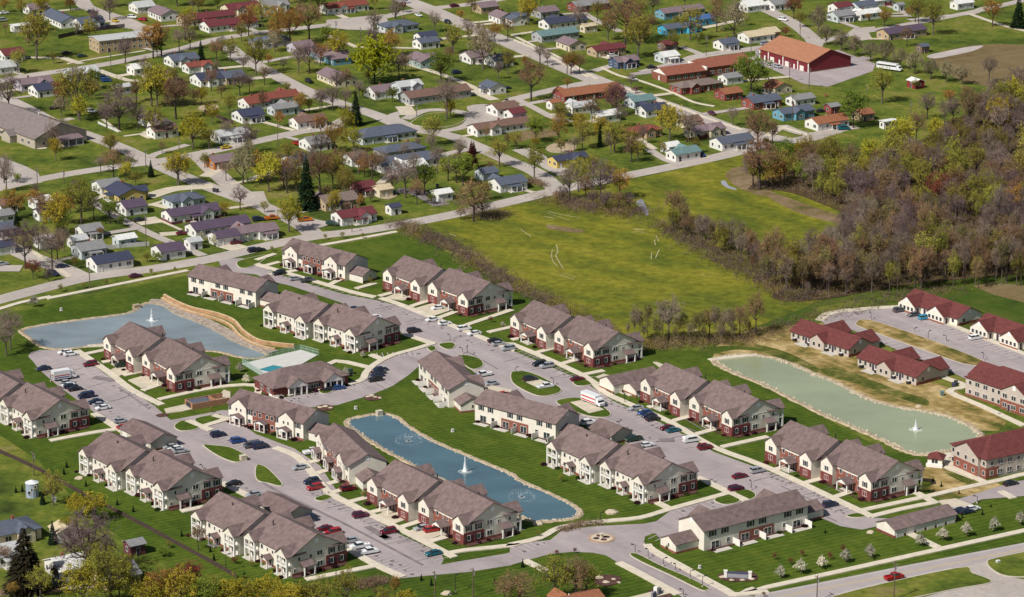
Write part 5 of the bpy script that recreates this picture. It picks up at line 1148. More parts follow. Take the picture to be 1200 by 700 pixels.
TP = {k: [tree_proto(k) for _ in range(3)] for k in KD}
TP['conifer'] = [conifer_proto((.018,.036,.016), .26) for _ in range(2)]; TP['redcon'] = [conifer_proto((.055,.016,.014), .36)]; TP['darkcon'] = [conifer_proto((.030,.026,.014), .34)]
TN = dict(bare='leafless grey brown tree', purple='leafless purple brown tree', brown='brown budding tree', orange='orange budding tree', red='red budding tree', olive='olive green budding tree', gold='golden yellow tree', green='fresh green tree',
          maple='large bright yellow green tree', pink='pink blossoming tree', pear='small pale blossoming tree', tan='rounded pale tan tree', conifer='dark green conifer', redcon='dark red conifer', darkcon='large dark conifer')
QUEUE = []
def tree(x, y, hpx, kind, wide=1.0, grp='trees of the town', desc=None, doreg=True):
    """x,y base point in the survey, hpx height in survey pixels"""
    h = hpx * mpp(y) / .945 * (1.1 if y < 345 and doreg and hpx > 16 else 1)
    if 'con' not in kind and not (desc and ('shrub' in desc or 'sapling' in desc)):
        QUEUE.append((hpx * hpx * wide * (.55 if not doreg else 1), x, y, h, kind, wide, grp, desc, doreg)); return None
    return tree_now(x, y, hpx, h, kind, wide, grp, desc, doreg)
def tree_now(x, y, hpx, h, kind, wide, grp, desc, doreg):
    p = G(x, y); s = h / 10
    tk, ck = R.choice(TP[kind]); root = empty('conifer_tree' if 'con' in kind else 'shrub' if desc and 'shrub' in desc else 'sapling' if desc and 'sapling' in desc else 'tree', (p[0], p[1], 0), R.uniform(0, 6.28), (s*wide, s*wide, s))
    link('trunk', tk, root); link('crown', ck, root)
    if doreg: reg(root, desc or TN[kind], {'conifer_tree':'conifer','shrub':'shrub','sapling':'sapling','tree':'tree'}[root.name.split('.')[0]], x, y - hpx/2, grp)
    return root
TD = """
a 172,282,215 olive|a 515,95,105 purple|a 718,275,170 orange|a 757,265,140 brown|a 840,240,100 bare|a 892,232,95 purple|a 588,298,110 purple|a 943,284,90 conifer|a 1015,290,100 brown|a 1080,290,105 olive|a 1165,170,120 orange|a 45,538,185 purple|a 370,560,225 olive 1.1|a 300,520,150 orange|a 560,610,180 purple 1.3|a 500,600,120 purple|a 712,500,200 olive|a 738,505,180 gold|a 825,560,200 brown|a 905,700,160 gold 1.1|a 1075,540,95 olive|a 1125,450,110 purple|a 520,720,85 orange 1.3|a 330,50,60 red 1.4|a 930,60,80 olive 1.4|a 1020,40,60 green|a 785,500,110 olive|a 860,500,110 brown|a 1170,440,90 bare|a 430,470,80 orange|a 90,40,70 brown|a 20,60,70 orange|a 640,480,100 brown|a 760,720,60 brown|a 980,700,90 olive|a 1190,110,90 orange|a 60,300,40 orange|a 680,360,90 bare|a 250,300,60 olive|a 1150,650,60 olive|a 945,490,80 gold
b 160,215,170 orange|b 250,200,190 brown|b 655,125,130 bare|b 838,152,95 bare|b 925,255,135 olive|b 1065,325,200 tan|b 630,265,115 orange 1.3|b 555,392,195 maple|b 468,588,150 conifer 1.1|b 893,562,185 bare|b 200,345,130 bare|b 250,345,140 purple|b 0,352,170 olive|b 300,520,95 bare|b 360,520,110 purple|b 420,515,100 bare|b 370,715,130 orange 1.3|b 460,715,110 gold|b 640,300,80 olive|b 1000,190,60 olive|b 1180,350,110 olive|b 1120,200,90 orange|b 40,400,90 brown|b 700,340,80 brown|b 340,260,60 purple|b 820,720,90 bare|b 640,480,70 green|b 1050,200,90 brown|b 130,330,60 purple|b 90,220,110 orange|b 250,530,70 olive|b 1180,180,90 brown|b 760,700,60 bare|b 1020,720,60 redcon|b 60,310,60 orange|b 500,450,50 green 1.5|b 960,100,60 orange|b 690,60,60 red|b 570,480,60 bare|b 1010,60,70 brown
c 90,475,185 brown 1.05|c 258,348,95 brown|c 276,352,100 orange|c 316,347,90 brown|c 130,300,90 bare|c 165,310,80 bare|c 530,210,215 brown 1.2|c 590,275,190 olive 1.1|c 450,190,120 olive|c 835,190,150 olive|c 1040,175,175 tan 1.1|c 960,150,120 brown|c 1120,445,180 green 1.15|c 490,550,150 pink|c 560,420,70 bare|c 740,658,160 gold 1.1|c 480,715,140 olive 1.1|c 330,700,130 olive|c 1035,592,90 bare|c 1150,705,185 brown 1.2|c 75,120,130 gold|c 260,420,60 orange|c 320,640,110 gold|c 412,690,110 conifer .6|c 580,440,36 pink 1.5|c 545,720,120 olive|c 700,720,60 olive|c 1100,120,60 olive|c 880,210,60 green|c 20,700,80 olive 1.4|c 110,700,60 gold|c 400,100,90 olive|c 640,180,110 brown|c 770,130,60 olive|c 240,570,80 olive|c 60,320,60 orange|c 440,640,80 brown|c 660,70,100 purple|c 960,80,100 brown|c 230,720,70 olive|c 860,720,70 olive|c 1190,700,60 olive|c 600,120,120 olive
d 235,160,140 tan|d 545,130,85 orange 1.1|d 705,110,110 olive|d 690,105,90 brown|d 775,165,150 olive|d 1052,125,125 orange|d 1172,130,140 conifer 1.2|d 535,485,160 olive|d 400,600,170 green|d 1035,390,120 bare|d 82,172,45 red 1.5|d 745,560,120 purple|d 650,220,90 brown|d 120,90,110 red|d 440,560,60 olive|d 20,680,110 brown|d 660,90,60 orange|d 150,130,70 olive|d 470,100,40 orange|d 690,420,50 olive|d 850,500,80 orange|d 930,480,80 brown|d 1060,480,90 purple|d 1140,440,90 brown
e 533,138,135 brown 1.1|e 610,130,110 bare|e 708,130,75 conifer|e 838,168,155 gold 1.15|e 82,160,50 green 1.1|e 383,348,200 olive 1.1|e 517,352,115 green|e 270,405,175 gold|e 120,560,200 purple|e 155,610,90 red 1.1|e 245,560,180 bare|e 70,330,130 orange 1.2|e 80,400,110 conifer|e 945,440,60 pear|e 1005,455,60 pear|e 1160,428,50 pear|e 1140,165,185 tan 1.1|e 270,520,130 brown|e 300,480,110 bare|e 210,350,140 brown|e 180,480,130 purple|e 40,480,120 purple|e 20,160,130 bare|e 330,300,110 olive|e 440,330,110 bare|e 160,280,90 orange|e 690,530,50 olive 1.7|e 740,530,50 green 1.5|e 600,545,40 olive 1.3|e 470,420,60 orange|e 30,240,60 olive|e 350,560,60 olive|e 1060,150,90 bare|e 960,90,70 olive|e 230,620,70 purple|e 290,420,90 green
f 60,200,170 gold|f 130,190,150 orange|f 238,282,235 conifer|f 300,200,190 brown|f 360,180,150 olive|f 420,230,130 olive|f 155,388,150 gold 1.1|f 700,228,170 bare 1.2|f 790,210,140 green|f 900,150,120 green|f 970,170,140 green 1.2|f 1020,338,185 brown 1.25|f 1060,330,100 purple 1.3|f 545,152,140 brown|f 640,210,120 purple|f 850,110,120 bare|f 955,60,110 bare|f 1010,90,120 redcon|f 20,160,140 orange|f 90,120,110 brown|f 190,200,130 olive|f 260,120,130 bare|f 480,120,120 bare|f 330,260,90 brown|f 590,120,110 bare|f 740,130,110 bare|f 820,260,60 green|f 40,300,60 olive|f 200,120,120 brown|f 150,80,110 olive|f 400,120,120 brown|f 1080,240,90 olive|f 960,330,60 brown 1.5|f 700,60,90 bare|f 1100,110,60 brown|f 430,300,60 brown
g 270,240,160 bare|g 345,235,110 brown|g 415,240,180 purple|g 505,235,140 orange|g 105,135,145 olive|g 310,200,150 olive|g 380,150,120 olive|g 460,160,100 olive|g 560,60,110 brown|g 590,60,90 olive|g 380,270,80 purple|g 240,250,80 purple|g 440,290,90 purple 1.3|g 500,295,90 brown 1.4|g 550,290,80 purple 1.2|g 1160,190,230 brown 1.15|g 1130,180,160 purple|g 820,420,110 brown|g 890,440,130 bare|g 860,380,60 green|g 940,460,110 bare|g 1000,480,100 olive|g 780,385,80 purple|g 1050,500,110 purple|g 1110,520,100 brown|g 1150,560,120 purple|g 1185,590,110 bare|g 600,30,70 olive|g 210,250,60 brown
m 120,665,310 darkcon 1.3|m 248,450,115 conifer|m 250,270,170 olive|m 440,345,140 gold 1.5|m 360,320,110 gold 1.3|m 410,620,330 purple 1.35|m 470,650,220 olive 1.2|m 580,640,150 brown 1.1|m 190,700,150 olive 1.2|m 630,740,150 olive 1.3|m 700,800,190 gold 1.3|m 960,800,200 green 1.2|m 1060,790,170 gold 1.3|n 150,790,170 gold 1.3|n 240,770,150 olive 1.3|n 600,760,110 olive 1.4|n 700,770,110 gold 1.4|m 20,560,120 brown 1.1|m 560,720,200 gold 1.1|m 330,420,110 gold 1.2|m 260,620,90 red 1.2|m 350,520,180 bare|m 500,560,170 bare|m 520,760,310 olive 1.1|m 400,770,250 gold 1.2|m 750,775,225 orange 1.2|m 850,790,235 gold 1.2|m 890,680,165 red 1.2|m 820,700,130 red 1.1|m 1020,770,185 olive 1.2|m 1130,780,190 gold 1.4|m 60,710,90 orange|m 930,480,130 brown .8|m 765,508,45 green 1.9|m 75,210,36 conifer|m 105,205,38 conifer|m 313,92,32 conifer 1.2|m 300,125,36 conifer|m 403,180,34 conifer|m 423,218,34 conifer|m 550,268,34 conifer|m 625,300,34 conifer|m 852,415,34 conifer|m 986,488,34 conifer|m 1003,528,38 conifer|m 1145,612,40 conifer|m 52,715,60 conifer|m 1100,545,36 red 1.6|m 50,690,36 conifer|m 200,265,70 conifer|m 1180,560,40 olive
n 50,770,180 gold 1.4|n 170,720,60 orange|n 310,770,170 olive 1.2|n 425,760,205 olive 1.0|n 655,700,110 orange .8|n 775,622,36 conifer|n 822,645,40 conifer|n 1118,638,36 conifer|n 1165,730,130 brown 1.2|n 40,620,30 conifer|n 505,230,34 pear|n 560,700,50 brown
o 30,760,200 brown 1.3|o 200,720,225 olive 1.2|o 300,720,225 brown 1.2|o 350,700,160 olive 1.1|o 50,560,45 conifer|o 210,505,30 red 1.2|o 295,495,30 red|o 725,480,26 olive|o 1180,700,30 orange|o 120,420,36 olive|o 230,160,40 olive
p 58,610,67 pear|p 153,590,76 pear|p 253,565,67 pear|p 363,537,69 pear|p 476,517,73 pear|p 712,460,64 pear|p 820,435,69 pear|p 930,415,73 pear|p 1060,390,73 pear|p 1183,365,73 pear|p 350,490,40 red|p 290,525,40 red|p 30,525,36 red|p 160,510,34 red|p 105,550,40 red|p 773,158,26 conifer|p 812,182,28 conifer|p 1005,315,30 conifer|p 735,210,56 green 1.4|p 268,400,26 conifer|p 895,215,22 conifer|p 1045,278,20 conifer|p 910,330,22 conifer
i 160,40,60 pear|i 1125,345,50 pear|i 1155,400,52 pear|i 990,535,30 olive|j 420,365,48 pear|j 500,278,36 pear|j 1155,135,30 pear|j 1100,112,30 red 1.2|f 500,420,30 olive|f 405,420,36 olive|f 325,425,30 olive|f 535,632,34 olive|f 75,480,28 olive|e 285,670,40 olive|e 390,652,30 olive|e 500,637,30 olive|e 710,590,34 olive|e 820,575,26 olive|n 505,235,34 olive|m 790,470,36 olive 1.3|i 50,240,200 bare|i 30,270,180 bare
"""
seen = set()
for ln in TD.replace('\n', '|').split('|'):
    t = ln.split()
    if len(t) < 3: continue
    x, y, h = map(float, t[1].split(',')); k = t[2]; w = float(t[3]) if len(t) > 3 else 1.0
    px, py = T(t[0], x, y)
    est = py > 345 or t[0] in 'ijklop'
    nm = None
    if h < 42 and k == 'conifer': nm = 'tiny conifer'
    if h < 45 and k in ('olive', 'red', 'green', 'orange', 'pink'): nm = {'olive':'olive sapling','red':'reddish shrub','green':'green shrub','orange':'orange shrub','pink':'pink shrub'}[k]
    tree(px, py, h / 4, k, w, grp='trees about the estate' if est else 'trees of the town', desc=nm)
# the row of round pale trees by the bus
for i, (x, y) in enumerate(((272,165),(343,190),(405,215),(480,240),(550,250),(620,275),(688,300),(762,325),(835,338),(908,350))):
    px, py = T('d', x, y + 48); tree(px, py, 25 if i not in (4, 6) else 28, 'tan', 1.15, grp='round pale trees in a row', desc=f'round pale tan tree')
# bare row along the foot of the meadow
for i in range(26):
    x = 737 + i * 5.9 + R.uniform(-2, 2); y = 402 - i * .25 + R.uniform(-4, 5)
    tree(x, y, R.uniform(34, 60) if i % 3 else 24, R.choice(['slim','bare','brown','slimleaf']), R.uniform(.65, .95), grp='bare trees at the foot of the meadow', desc='slender leafless tree')
# random infill through the town blocks
TOWN = [pts("# 0,0 430,0 600,60 860,165 780,190 600,225 380,265 290,280 100,310 0,300"), pts("# 560,0 900,0 900,60 780,75 760,100")]
OCC = [(G(r[2], r[3])) for r in REG]
n = 0; tries = 0
ROADS = [o for o in bpy.data.objects if o.name.split('.')[0] in ('street', 'lane', 'driveway', 'turning', 'forecourt')]
import mathutils.bvhtree as _bt
_v = []; _f = []
for o in ROADS:
    k = len(_v); _v += [tuple(v.co) for v in o.data.vertices]; _f += [tuple(i + k for i in p.vertices) for p in o.data.polygons]
BV = _bt.BVHTree.FromPolygons(_v, _f)
dmb = MB(); zd = ZL[0] + .004
for c, u, hx, hy in HOMES:
    if hx < 3.6 or R.random() < .2: continue
    v = Vector((-u.y, u.x)); best = None
    for q in (c + u*(hx+.6), c - u*(hx+.6), c + v*(hy+.3) + u*hx*.6, c - v*(hy+.3) + u*hx*.6, c - v*(hy+.3) - u*hx*.6):
        loc, _n, _i, dist = BV.find_nearest(Vector((q.x, q.y, .2)))
        if loc is not None and (best is None or dist < best[0]): best = (dist, q, Vector((loc.x, loc.y)))
    if best and 3 < best[0] < 26:
        d = (best[2] - best[1]).normalized(); ribbon(dmb, [tuple(best[1] - d*2), tuple(best[2] + d*1.2)], R.uniform(2.6, 4.2), zd, drive_m if R.random() < .7 else street_m); zd += .0007
structure('driveway', dmb)
def on_road(X, Y): return BV.ray_cast(Vector((X, Y, 5)), Vector((0, 0, -1)), 20)[0] is not None
while n < 125 and tries < 9000:
    tries += 1; i = 0 if R.random() < .87 else 1; P = TOWN[i]; x = R.uniform(0, 900); y = R.uniform(0, 300)
    if not inside(P, x, y): continue
    X, Y = G(x, y)
    if on_road(X, Y) or on_road(X+2, Y) or on_road(X-2, Y) or on_road(X, Y-3): continue
    if any((X-a)**2 + (Y-b)**2 < 85 for a, b in OCC): continue
    OCC.append((X, Y)); n += 1
    tree(x, y, R.uniform(14, 36), R.choice(['brown','orange','olive','gold','bare','purple','tan','green','brown','bare','gold','olive']), R.uniform(.85, 1.1))
# ---------------------------------------------------------------- the wood
WOOD = pts("# 876,222 905,207 940,200 1000,198 1045,186 1085,162 1110,142 1150,132 1260,100 1320,60 1330,330 1200,322 1090,332 1040,338 960,352 905,350 925,318 985,296 1005,262 955,236 915,224")
fl = ground_mat('leaf_litter', [(.3,(.045,.030,.02)),(.5,(.085,.058,.035)),(.65,(.10,.085,.03)),(.8,(.15,.11,.06))], .05, .3)
mb = MB(); sheet(mb, smooth([G(*p) for p in WOOD], True, 3), nz(), fl); structure('forest_floor', mb)
WG = 'trees of the spring wood'; n = 0
cells = {}
cand = []
while n < 290:
    x = R.uniform(870, 1300); y = R.uniform(60, 352)
    if not inside(WOOD, x, y): continue
    X, Y = G(x, y)
    if any((X-a)**2 + (Y-b)**2 < 30 for a, b in cells.get('w', [])): continue
    cells.setdefault('w', []).append((X, Y)); n += 1
    fx = x; k = R.choice(['bare','purple','brown','brown','olive','olive','bare','olive','purple','brown','bare','gold'] + (['gold','olive','green'] if x < 1010 and y < 240 else ['purple','olive']) + (['orange'] if R.random() < .5 else ['brown']) + (['red'] if R.random() < .25 else []))
    w_ = R.uniform(.75, 1.1)
    if y > 262: k = R.choice(['bare','slim','brown','slimleaf','slim','olive','purple']); w_ = R.uniform(.6, .85) if 'slim' not in k else 1.1
    cand.append((x, y, R.uniform(30, 52) if y < 262 else R.uniform(38, 60), k, w_))
for q in range(150):      # slender trees standing over the meadow's end and the hedgerow
    if q < 90: x = R.uniform(895, 1200); y = R.uniform(318, 346) - max(0, x - 1000) * .05
    else: t = R.random(); x = 790 + 160*t + R.uniform(-5, 8); y = 268 + 78*t + R.uniform(-9, 6)
    cand.append((x, y, R.uniform(36, 62) if q < 90 else R.uniform(18, 44), R.choice(['slim','brown','slimleaf','bare','olive']), R.uniform(.7, 1.1) * (.75 if q % 3 else .95)))
for x, y, h, k, w in cand: tree(x, y, h, k, w, grp=WG, doreg=False)
QUEUE.sort(key=lambda q: -q[0])
WL = {'bare':'leafless grey brown','purple':'leafless purplish','brown':'brown budding','olive':'olive budding','gold':'golden leafing','green':'fresh green','orange':'orange budding','red':'red budding','slim':'slender leafless','slimleaf':'slender budding'}
for sc_, x, y, h, kind, wide, grp, desc, doreg in QUEUE[:300]:
    o = tree_now(x, y, h * .945 / mpp(y), h, kind, wide, grp, desc, doreg)
    if not doreg: o['group'] = WG; o['category'] = 'tree'; o['label'] = WL[kind] + ' tree standing in the dense wood right of the meadow'
import numpy as np
def mass(name, items, label):
    V = []; FI = []; LS = []; MI = []; TI = []; mats = []; off = 0; cache = {}
    for _, x, y, h, kind, wide, *_r in items:
        p = G(x, y); s = h / 10; a = R.uniform(0, 6.28); ca, sa = math.cos(a), math.sin(a); tint = R.random()
        for me in R.choice(TP[kind]):
            if me.name not in cache:
                n = len(me.vertices); v = np.empty(n*3, 'f'); me.vertices.foreach_get('co', v); nl = len(me.loops); li = np.empty(nl, 'i'); me.loops.foreach_get('vertex_index', li)
                npz = len(me.polygons); lt = np.empty(npz, 'i'); me.polygons.foreach_get('loop_total', lt); mi = np.empty(npz, 'i'); me.polygons.foreach_get('material_index', mi)
                idx = []
                for m_ in me.materials:
                    if m_ not in mats: mats.append(m_)
                    idx.append(mats.index(m_))
                cache[me.name] = (v.reshape(-1, 3), li, lt, np.array(idx, 'i')[mi])
            v, li, lt, mi = cache[me.name]
            w = np.empty_like(v); w[:,0] = (v[:,0]*ca - v[:,1]*sa)*s*wide + p[0]; w[:,1] = (v[:,0]*sa + v[:,1]*ca)*s*wide + p[1]; w[:,2] = v[:,2]*s
            V.append(w); FI.append(li + off); LS.append(lt); MI.append(mi); TI.append(np.full(len(v), tint, 'f')); off += len(v)
    V = np.concatenate(V); FI = np.concatenate(FI); LS = np.concatenate(LS); MI = np.concatenate(MI); TI = np.concatenate(TI)
    me = bpy.data.meshes.new(name); me.vertices.add(len(V)); me.vertices.foreach_set('co', V.ravel()); me.loops.add(len(FI)); me.loops.foreach_set('vertex_index', FI)
    me.polygons.add(len(LS)); me.polygons.foreach_set('loop_start', np.concatenate(([0], np.cumsum(LS)[:-1])).astype('i')); me.polygons.foreach_set('loop_total', LS)
    for m_ in mats: me.materials.append(m_)
    me.polygons.foreach_set('material_index', MI); at_ = me.attributes.new('tint', 'FLOAT', 'POINT'); at_.data.foreach_set('value', TI); me.update(calc_edges=True)
    o = bpy.data.objects.new(name, me); COL.objects.link(o); o['kind'] = 'stuff'; o['label'] = label; o['category'] = 'trees'
REST = QUEUE[300:]
mass('woodland', [q for q in REST if not q[8]], 'dense spring wood of bare and budding trees right of the meadow')
mass('distant_trees', [q for q in REST if q[8]], 'small bare and budding trees scattered among the houses')
# undergrowth: twigs and young leaf, uncountable
def brush(name, s, n, h, cols, label, along=None, w=3.):
    mb = MB(); P = [G(*p) for p in (pts(s))]; ms = [tm('brush%d' % i, c, 0) for i, c in enumerate(cols)]
    xs = [p[0] for p in P]; ys = [p[1] for p in P]; k = 0
    cl = []
    while k < n:
        if along:
            i = R.randrange(len(P) - 1); q = Vector(P[i]).lerp(Vector(P[i+1]), R.random()); x, y = q.x + R.gauss(0, w/2), q.y + R.gauss(0, w/2)
        else:
            x, y = R.uniform(min(xs), max(xs)), R.uniform(min(ys), max(ys))
            if not inside(P, x, y): continue
        k += 1; hh = h * R.uniform(.4, 1.15); m_ = ms[int(abs(math.sin(x * .11 + 1.3 * math.sin(y*.07)) * 2.99 + R.uniform(-.5, .5))) % len(ms)]
        for q in range(9):
            s_ = Vector((x + R.gauss(0,.8), y + R.gauss(0,.8), R.uniform(0, hh*.6))); d = rdir(.7); e = s_ + d * R.uniform(.6, 1.6); e.z = max(.1, e.z); u = d.cross(rdir()).normalized() * R.uniform(.04, .10)
            mb.add([tuple(s_-u), tuple(s_+u), tuple(e)], [(0,1,2)], m_)
    o = mb.build(name); o['kind'] = 'stuff'; o['label'] = label; o['category'] = 'undergrowth'; return o
BC = [(.28,.20,.13), (.26,.21,.07), (.19,.13,.12), (.23,.23,.05), (.30,.21,.12)]
brush('undergrowth', "# 876,222 905,207 940,200 1000,198 1045,186 1085,162 1110,142 1150,132 1260,100 1330,330 1200,322 1090,332 1040,338 960,352 905,350 925,318 985,296 1005,262 955,236 915,224", 9000, 4.0, BC, 'twiggy undergrowth filling the wood')
brush('hedgerow', "# 784,262 800,275 825,290 850,303 880,318 905,330 925,342 940,350", 2600, 3.2, BC, 'ragged hedgerow running from the meadow to the wood', True, 8)
brush('hedgerow', "# 470,262 490,275 520,285 545,300 570,318 600,335 640,352 680,378 715,395 740,405", 2200, 2.2, [(.16,.10,.06),(.13,.11,.03),(.15,.085,.07)], 'brown hedgerow between the meadow and the estate', True, 6)
brush('thicket', "# 650,235 670,240 700,246 730,250 745,249", 900, 4.2, [(.12,.06,.055),(.12,.10,.03),(.09,.05,.06)], 'dark thicket beside the lane at the meadow corner', True, 9)
brush('thicket', "# 735,408 780,404 830,400 880,397", 800, 2.6, [(.13,.10,.04),(.11,.07,.06)], 'low scrub under the row of bare trees', True, 7)
brush('thicket', "# 530,232 560,250 575,255 590,252", 300, 2.8, [(.12,.08,.06)], 'scrub round the big bare tree by the lane', True, 7)
brush('hedge', "g 30,170 90,150 150,175", 200, 1.6, [(.035,.05,.015)], 'dark clipped hedge beside the lane junction', True, 2)
brush('hedge', "n 470,650 530,640 595,630", 260, 1.6, [(.06,.03,.025)], 'dark maroon hedge at the foot of the view', True, 2)
brush('scrub', "# 880,395 930,380 1000,360 1060,345 1120,338", 500, 1.2, BC, 'low scrub along the verge above the red roofs', True, 8)

brush('hedge', "o 235,388 270,374 330,360 420,352", 150, .6, [(.05,.025,.025)], 'low dark planting along the walk above the roundabout', True, 1.0)
# ---------------------------------------------------------------- fountains
foam = mat('water_spray', (.85,.88,.90), .4); ring_m = water('stirred_water', (.085,.135,.15), .3)
def fountain(px, py, h, r, jet, label):
    p = G(px, py); root = empty('fountain', (p[0], p[1], 0)); sp = MB()
    n = 3200 if jet else 700
    for k in range(n):
        if jet: t = R.random(); z = h * (1 - t ** .8); rr = .10 + (1 - z/h) ** 1.4 * .75 * R.random() ** .6
        else: t = R.random(); z = h * 4 * t * (1 - t) * R.uniform(.8, 1); rr = r * t * R.uniform(.9, 1.05)
        a = R.uniform(0, 6.283); c = Vector((rr*math.cos(a), rr*math.sin(a), z + .12)); u = rdir() * R.uniform(.03, .07); v = u.cross(rdir()).normalized() * R.uniform(.03, .06)
        sp.add([tuple(c-u), tuple(c+v), tuple(c+u)], [(0,1,2)], foam)
    for k in range(1200 if jet else 420):
        a = R.uniform(0, 6.283); rr = R.uniform(.05, 1.0) ** 1 * (2.1 if jet else 1.3) if jet or k % 2 else r * R.uniform(.8, 1.0); c = Vector((rr*math.cos(a), rr*math.sin(a), .13)); u = rdir() * .07; v = u.cross(rdir()).normalized() * .06
        sp.add([tuple(c-u), tuple(c+v), tuple(c+u)], [(0,1,2)], foam)
    if jet: sp.tube((0,0,.1), (0,0,h*.95), .34, .05, 8, foam); sp.tube((0,0,.1), (0,0,h*.3), .8, .3, 9, foam)
    sp.build('spray', root); rm = MB(); rm.disc((0,0,.06), r * 1.15, ring_m, 32); rm.build('ripple_ring', root)
    nb = MB(); nb.tube((0,0,0),(0,0,.35),.35,.3,10,iron,True); nb.build('nozzle', root)
    return tag(root, label, 'fountain', 'fountains of the ponds')
fountain(545, 553, 4.8, 4.6, True, 'tall jet fountain in the middle of the blue pond')
fountain(479, 517, 1.8, 4.2, False, 'low umbrella fountain at the upper end of the blue pond')
fountain(611, 583, 1.8, 4.2, False, 'low umbrella fountain at the right end of the blue pond')
fountain(178, 376, 4.0, 3.0, True, 'tall jet fountain of the pale grey pond')
fountain(1073, 504, 3.2, 2.6, True, 'short jet fountain of the murky green pond')
# ---------------------------------------------------------------- poles and lamps
wood_m = mat('pole_wood', (.13,.09,.07), .9, var=.15, scale=1); grey_m = mat('galvanised_steel', (.45,.46,.46), .5, metal=.4)
def pole(px, py, hpx, arm=True):
    p = G(px, py); h = hpx * mpp(py) / .945; root = empty('utility_pole', (p[0], p[1], 0), math.radians(30 + R.uniform(-8, 8))); m_ = MB(); m_.tube((0,0,0),(0,0,h),.17,.11,7,wood_m,True); m_.build('shaft', root)
    if arm:
        c = MB(); c.box(-.07,.07,-1.2,1.2,h-.8,h-.65,wood_m); co = c.build('crossarm', root); q = MB()
        for y in (-1.1,-.4,.4,1.1): q.tube((0,y,h-.65),(0,y,h-.4),.06,.06,5,grey_m,True)
        q.build('insulator', co); t = MB(); t.tube((.3,0,h-2.2),(.3,0,h-1.3),.22,.22,8,grey_m,True); t.build('transformer', root)
    return reg(root, 'wooden utility pole', 'utility pole', px, py - hpx/2, 'utility poles')
for ch, x, y, h in (('b',490,215,85),('b',728,320,75),('b',103,692,115),('b',752,545,55),('b',1180,500,60),('c',910,262,90),('c',1120,262,75),('c',285,540,95),('c',133,330,90),('d',100,386,95),('d',192,417,98),('d',462,470,70),('d',150,186,70),('d',668,560,85),('d',113,572,130),('a',520,330,85),('e',421,655,105),('e',176,178,90),('e',686,460,150),('e',684,85,85),('f',450,390,65),
                    ('m',160,132,115),('n',1018,700,140),('n',838,715,140),('o',345,705,50),('p',229,715,120),('p',590,715,185),('a',840,710,60),('e',300,160,60),('b',375,150,50),('c',870,225,70),('g',1090,60,50),('l',0,0,0)):
    if h: px, py = T(ch, x, y); pole(px, py, h/4)
o = None
def lamp(px, py, hpx, two=False):
    p = G(px, py); h = hpx * mpp(py) / .945; root = empty('street_lamp', (p[0], p[1], .1), R.uniform(0, 3)); m_ = MB(); m_.tube((0,0,0),(0,0,h),.10,.07,7,iron,True); m_.tube((0,0,0),(0,0,.5),.22,.22,8,kerb_m,True); m_.build('post', root)
    for s in ((-1, 1) if two else (1,)):
        c = MB(); c.box(min(0,s*.9), max(0,s*.9), -.05,.05,h-.1,h,iron); c.box(min(s*.6,s*1.2),max(s*.6,s*1.2),-.22,.22,h-.06,h+.1,iron); c.build('lamp_head', root)
    return reg(root, 'dark lamp post', 'street lamp', px, py - hpx/2, 'lamp posts of the estate')
for ch, x, y, h, t in (('j',990,268,42,1),('j',910,208,36,0),('j',968,262,30,0),('n',310,228,50,0),('i',238,390,30,0),('k',528,490,46,0),('k',502,620,45,1),('k',15,345,22,0),('o',577,498,42,0),('o',638,520,42,0),('o',710,555,36,0),('o',767,585,36,0),('o',835,618,42,0),('o',893,655,52,0),('o',1121,198,40,0),('o',803,700,34,0),
                       ('l',482,103,34,0),('l',750,200,45,0),('l',1010,292,34,0),('l',685,160,20,0),('l',835,205,30,0),('m',1060,580,80,0),('m',195,0,0,0),('n',195,712,84,1),('n',935,680,80,0),('i',952,235,0,0),('k',195,410,34,0),('p',980,262,34,0),('j',78,480,40,0),('b',1050,60,40,0),('o',415,350,45,0),('m',950,105,22,0)):
    if h: px, py = T(ch, x, y); lamp(px, py, h/4, t)
# ---------------------------------------------------------------- timber fence by the lower left gardens
def fence(name, s, h, m_, label, step=2.5, board=True):
    P = gp(s); o0 = Vector((*P[0], 0)); root = empty(name, tuple(o0)); k = 0
    for a, b in zip(P, P[1:]):
        A_ = Vector((*a, 0)) - o0; B2 = Vector((*b, 0)) - o0; L = (B2 - A_).length; n = max(1, round(L / (step * 4))); u = (B2 - A_).normalized(); nn = Vector((-u.y, u.x, 0))
        for i in range(n):
            p = A_.lerp(B2, i/n); q = A_.lerp(B2, (i+1)/n); f = MB(); m2 = int((q - p).length / .45)
            for j in range(m2):
                c = p.lerp(q, (j + .5)/m2); hh = h * R.uniform(.95, 1.04); w_ = u * .19
                f.hexa([tuple(c-w_-nn*.03), tuple(c+w_-nn*.03), tuple(c+w_+nn*.03), tuple(c-w_+nn*.03)], [tuple(v + Vector((0,0,hh))) for v in (c-w_-nn*.03, c+w_-nn*.03, c+w_+nn*.03, c-w_+nn*.03)], m_)
            f.build('fence_panel', root); f = MB(); f.tube(p, p + Vector((0,0,h+.15)), .09, .09, 5, m_, True); f.build('post', root)
    return tag(root, label, 'fence')
fw = mat('weathered_timber', (.07,.046,.04), .9, var=.25, scale=1); fence('timber_fence', "m -40,10 40,42 190,112 380,218 560,312 700,385 860,472 1000,548 1110,612", 1.25, fw, 'long weathered timber fence dividing the estate lawn from the gardens')
fence('timber_fence', "a 275,182 420,150 585,130", 1.9, mat('dark_stained_timber', (.05,.028,.05), .9), 'dark purple garden fence above the two storey brick flats')
fence('timber_fence', "c 820,668 900,652 1000,625", 1.6, mat('red_stained_timber', (.12,.035,.03), .9), 'red brown garden fence between two pale houses near the lane')
fence('board_fence', "e 500,470 600,460 700,452", 1.6, mat('pale_board', (.5,.5,.5), .7), 'pale grey board fence behind the navy roofed house')
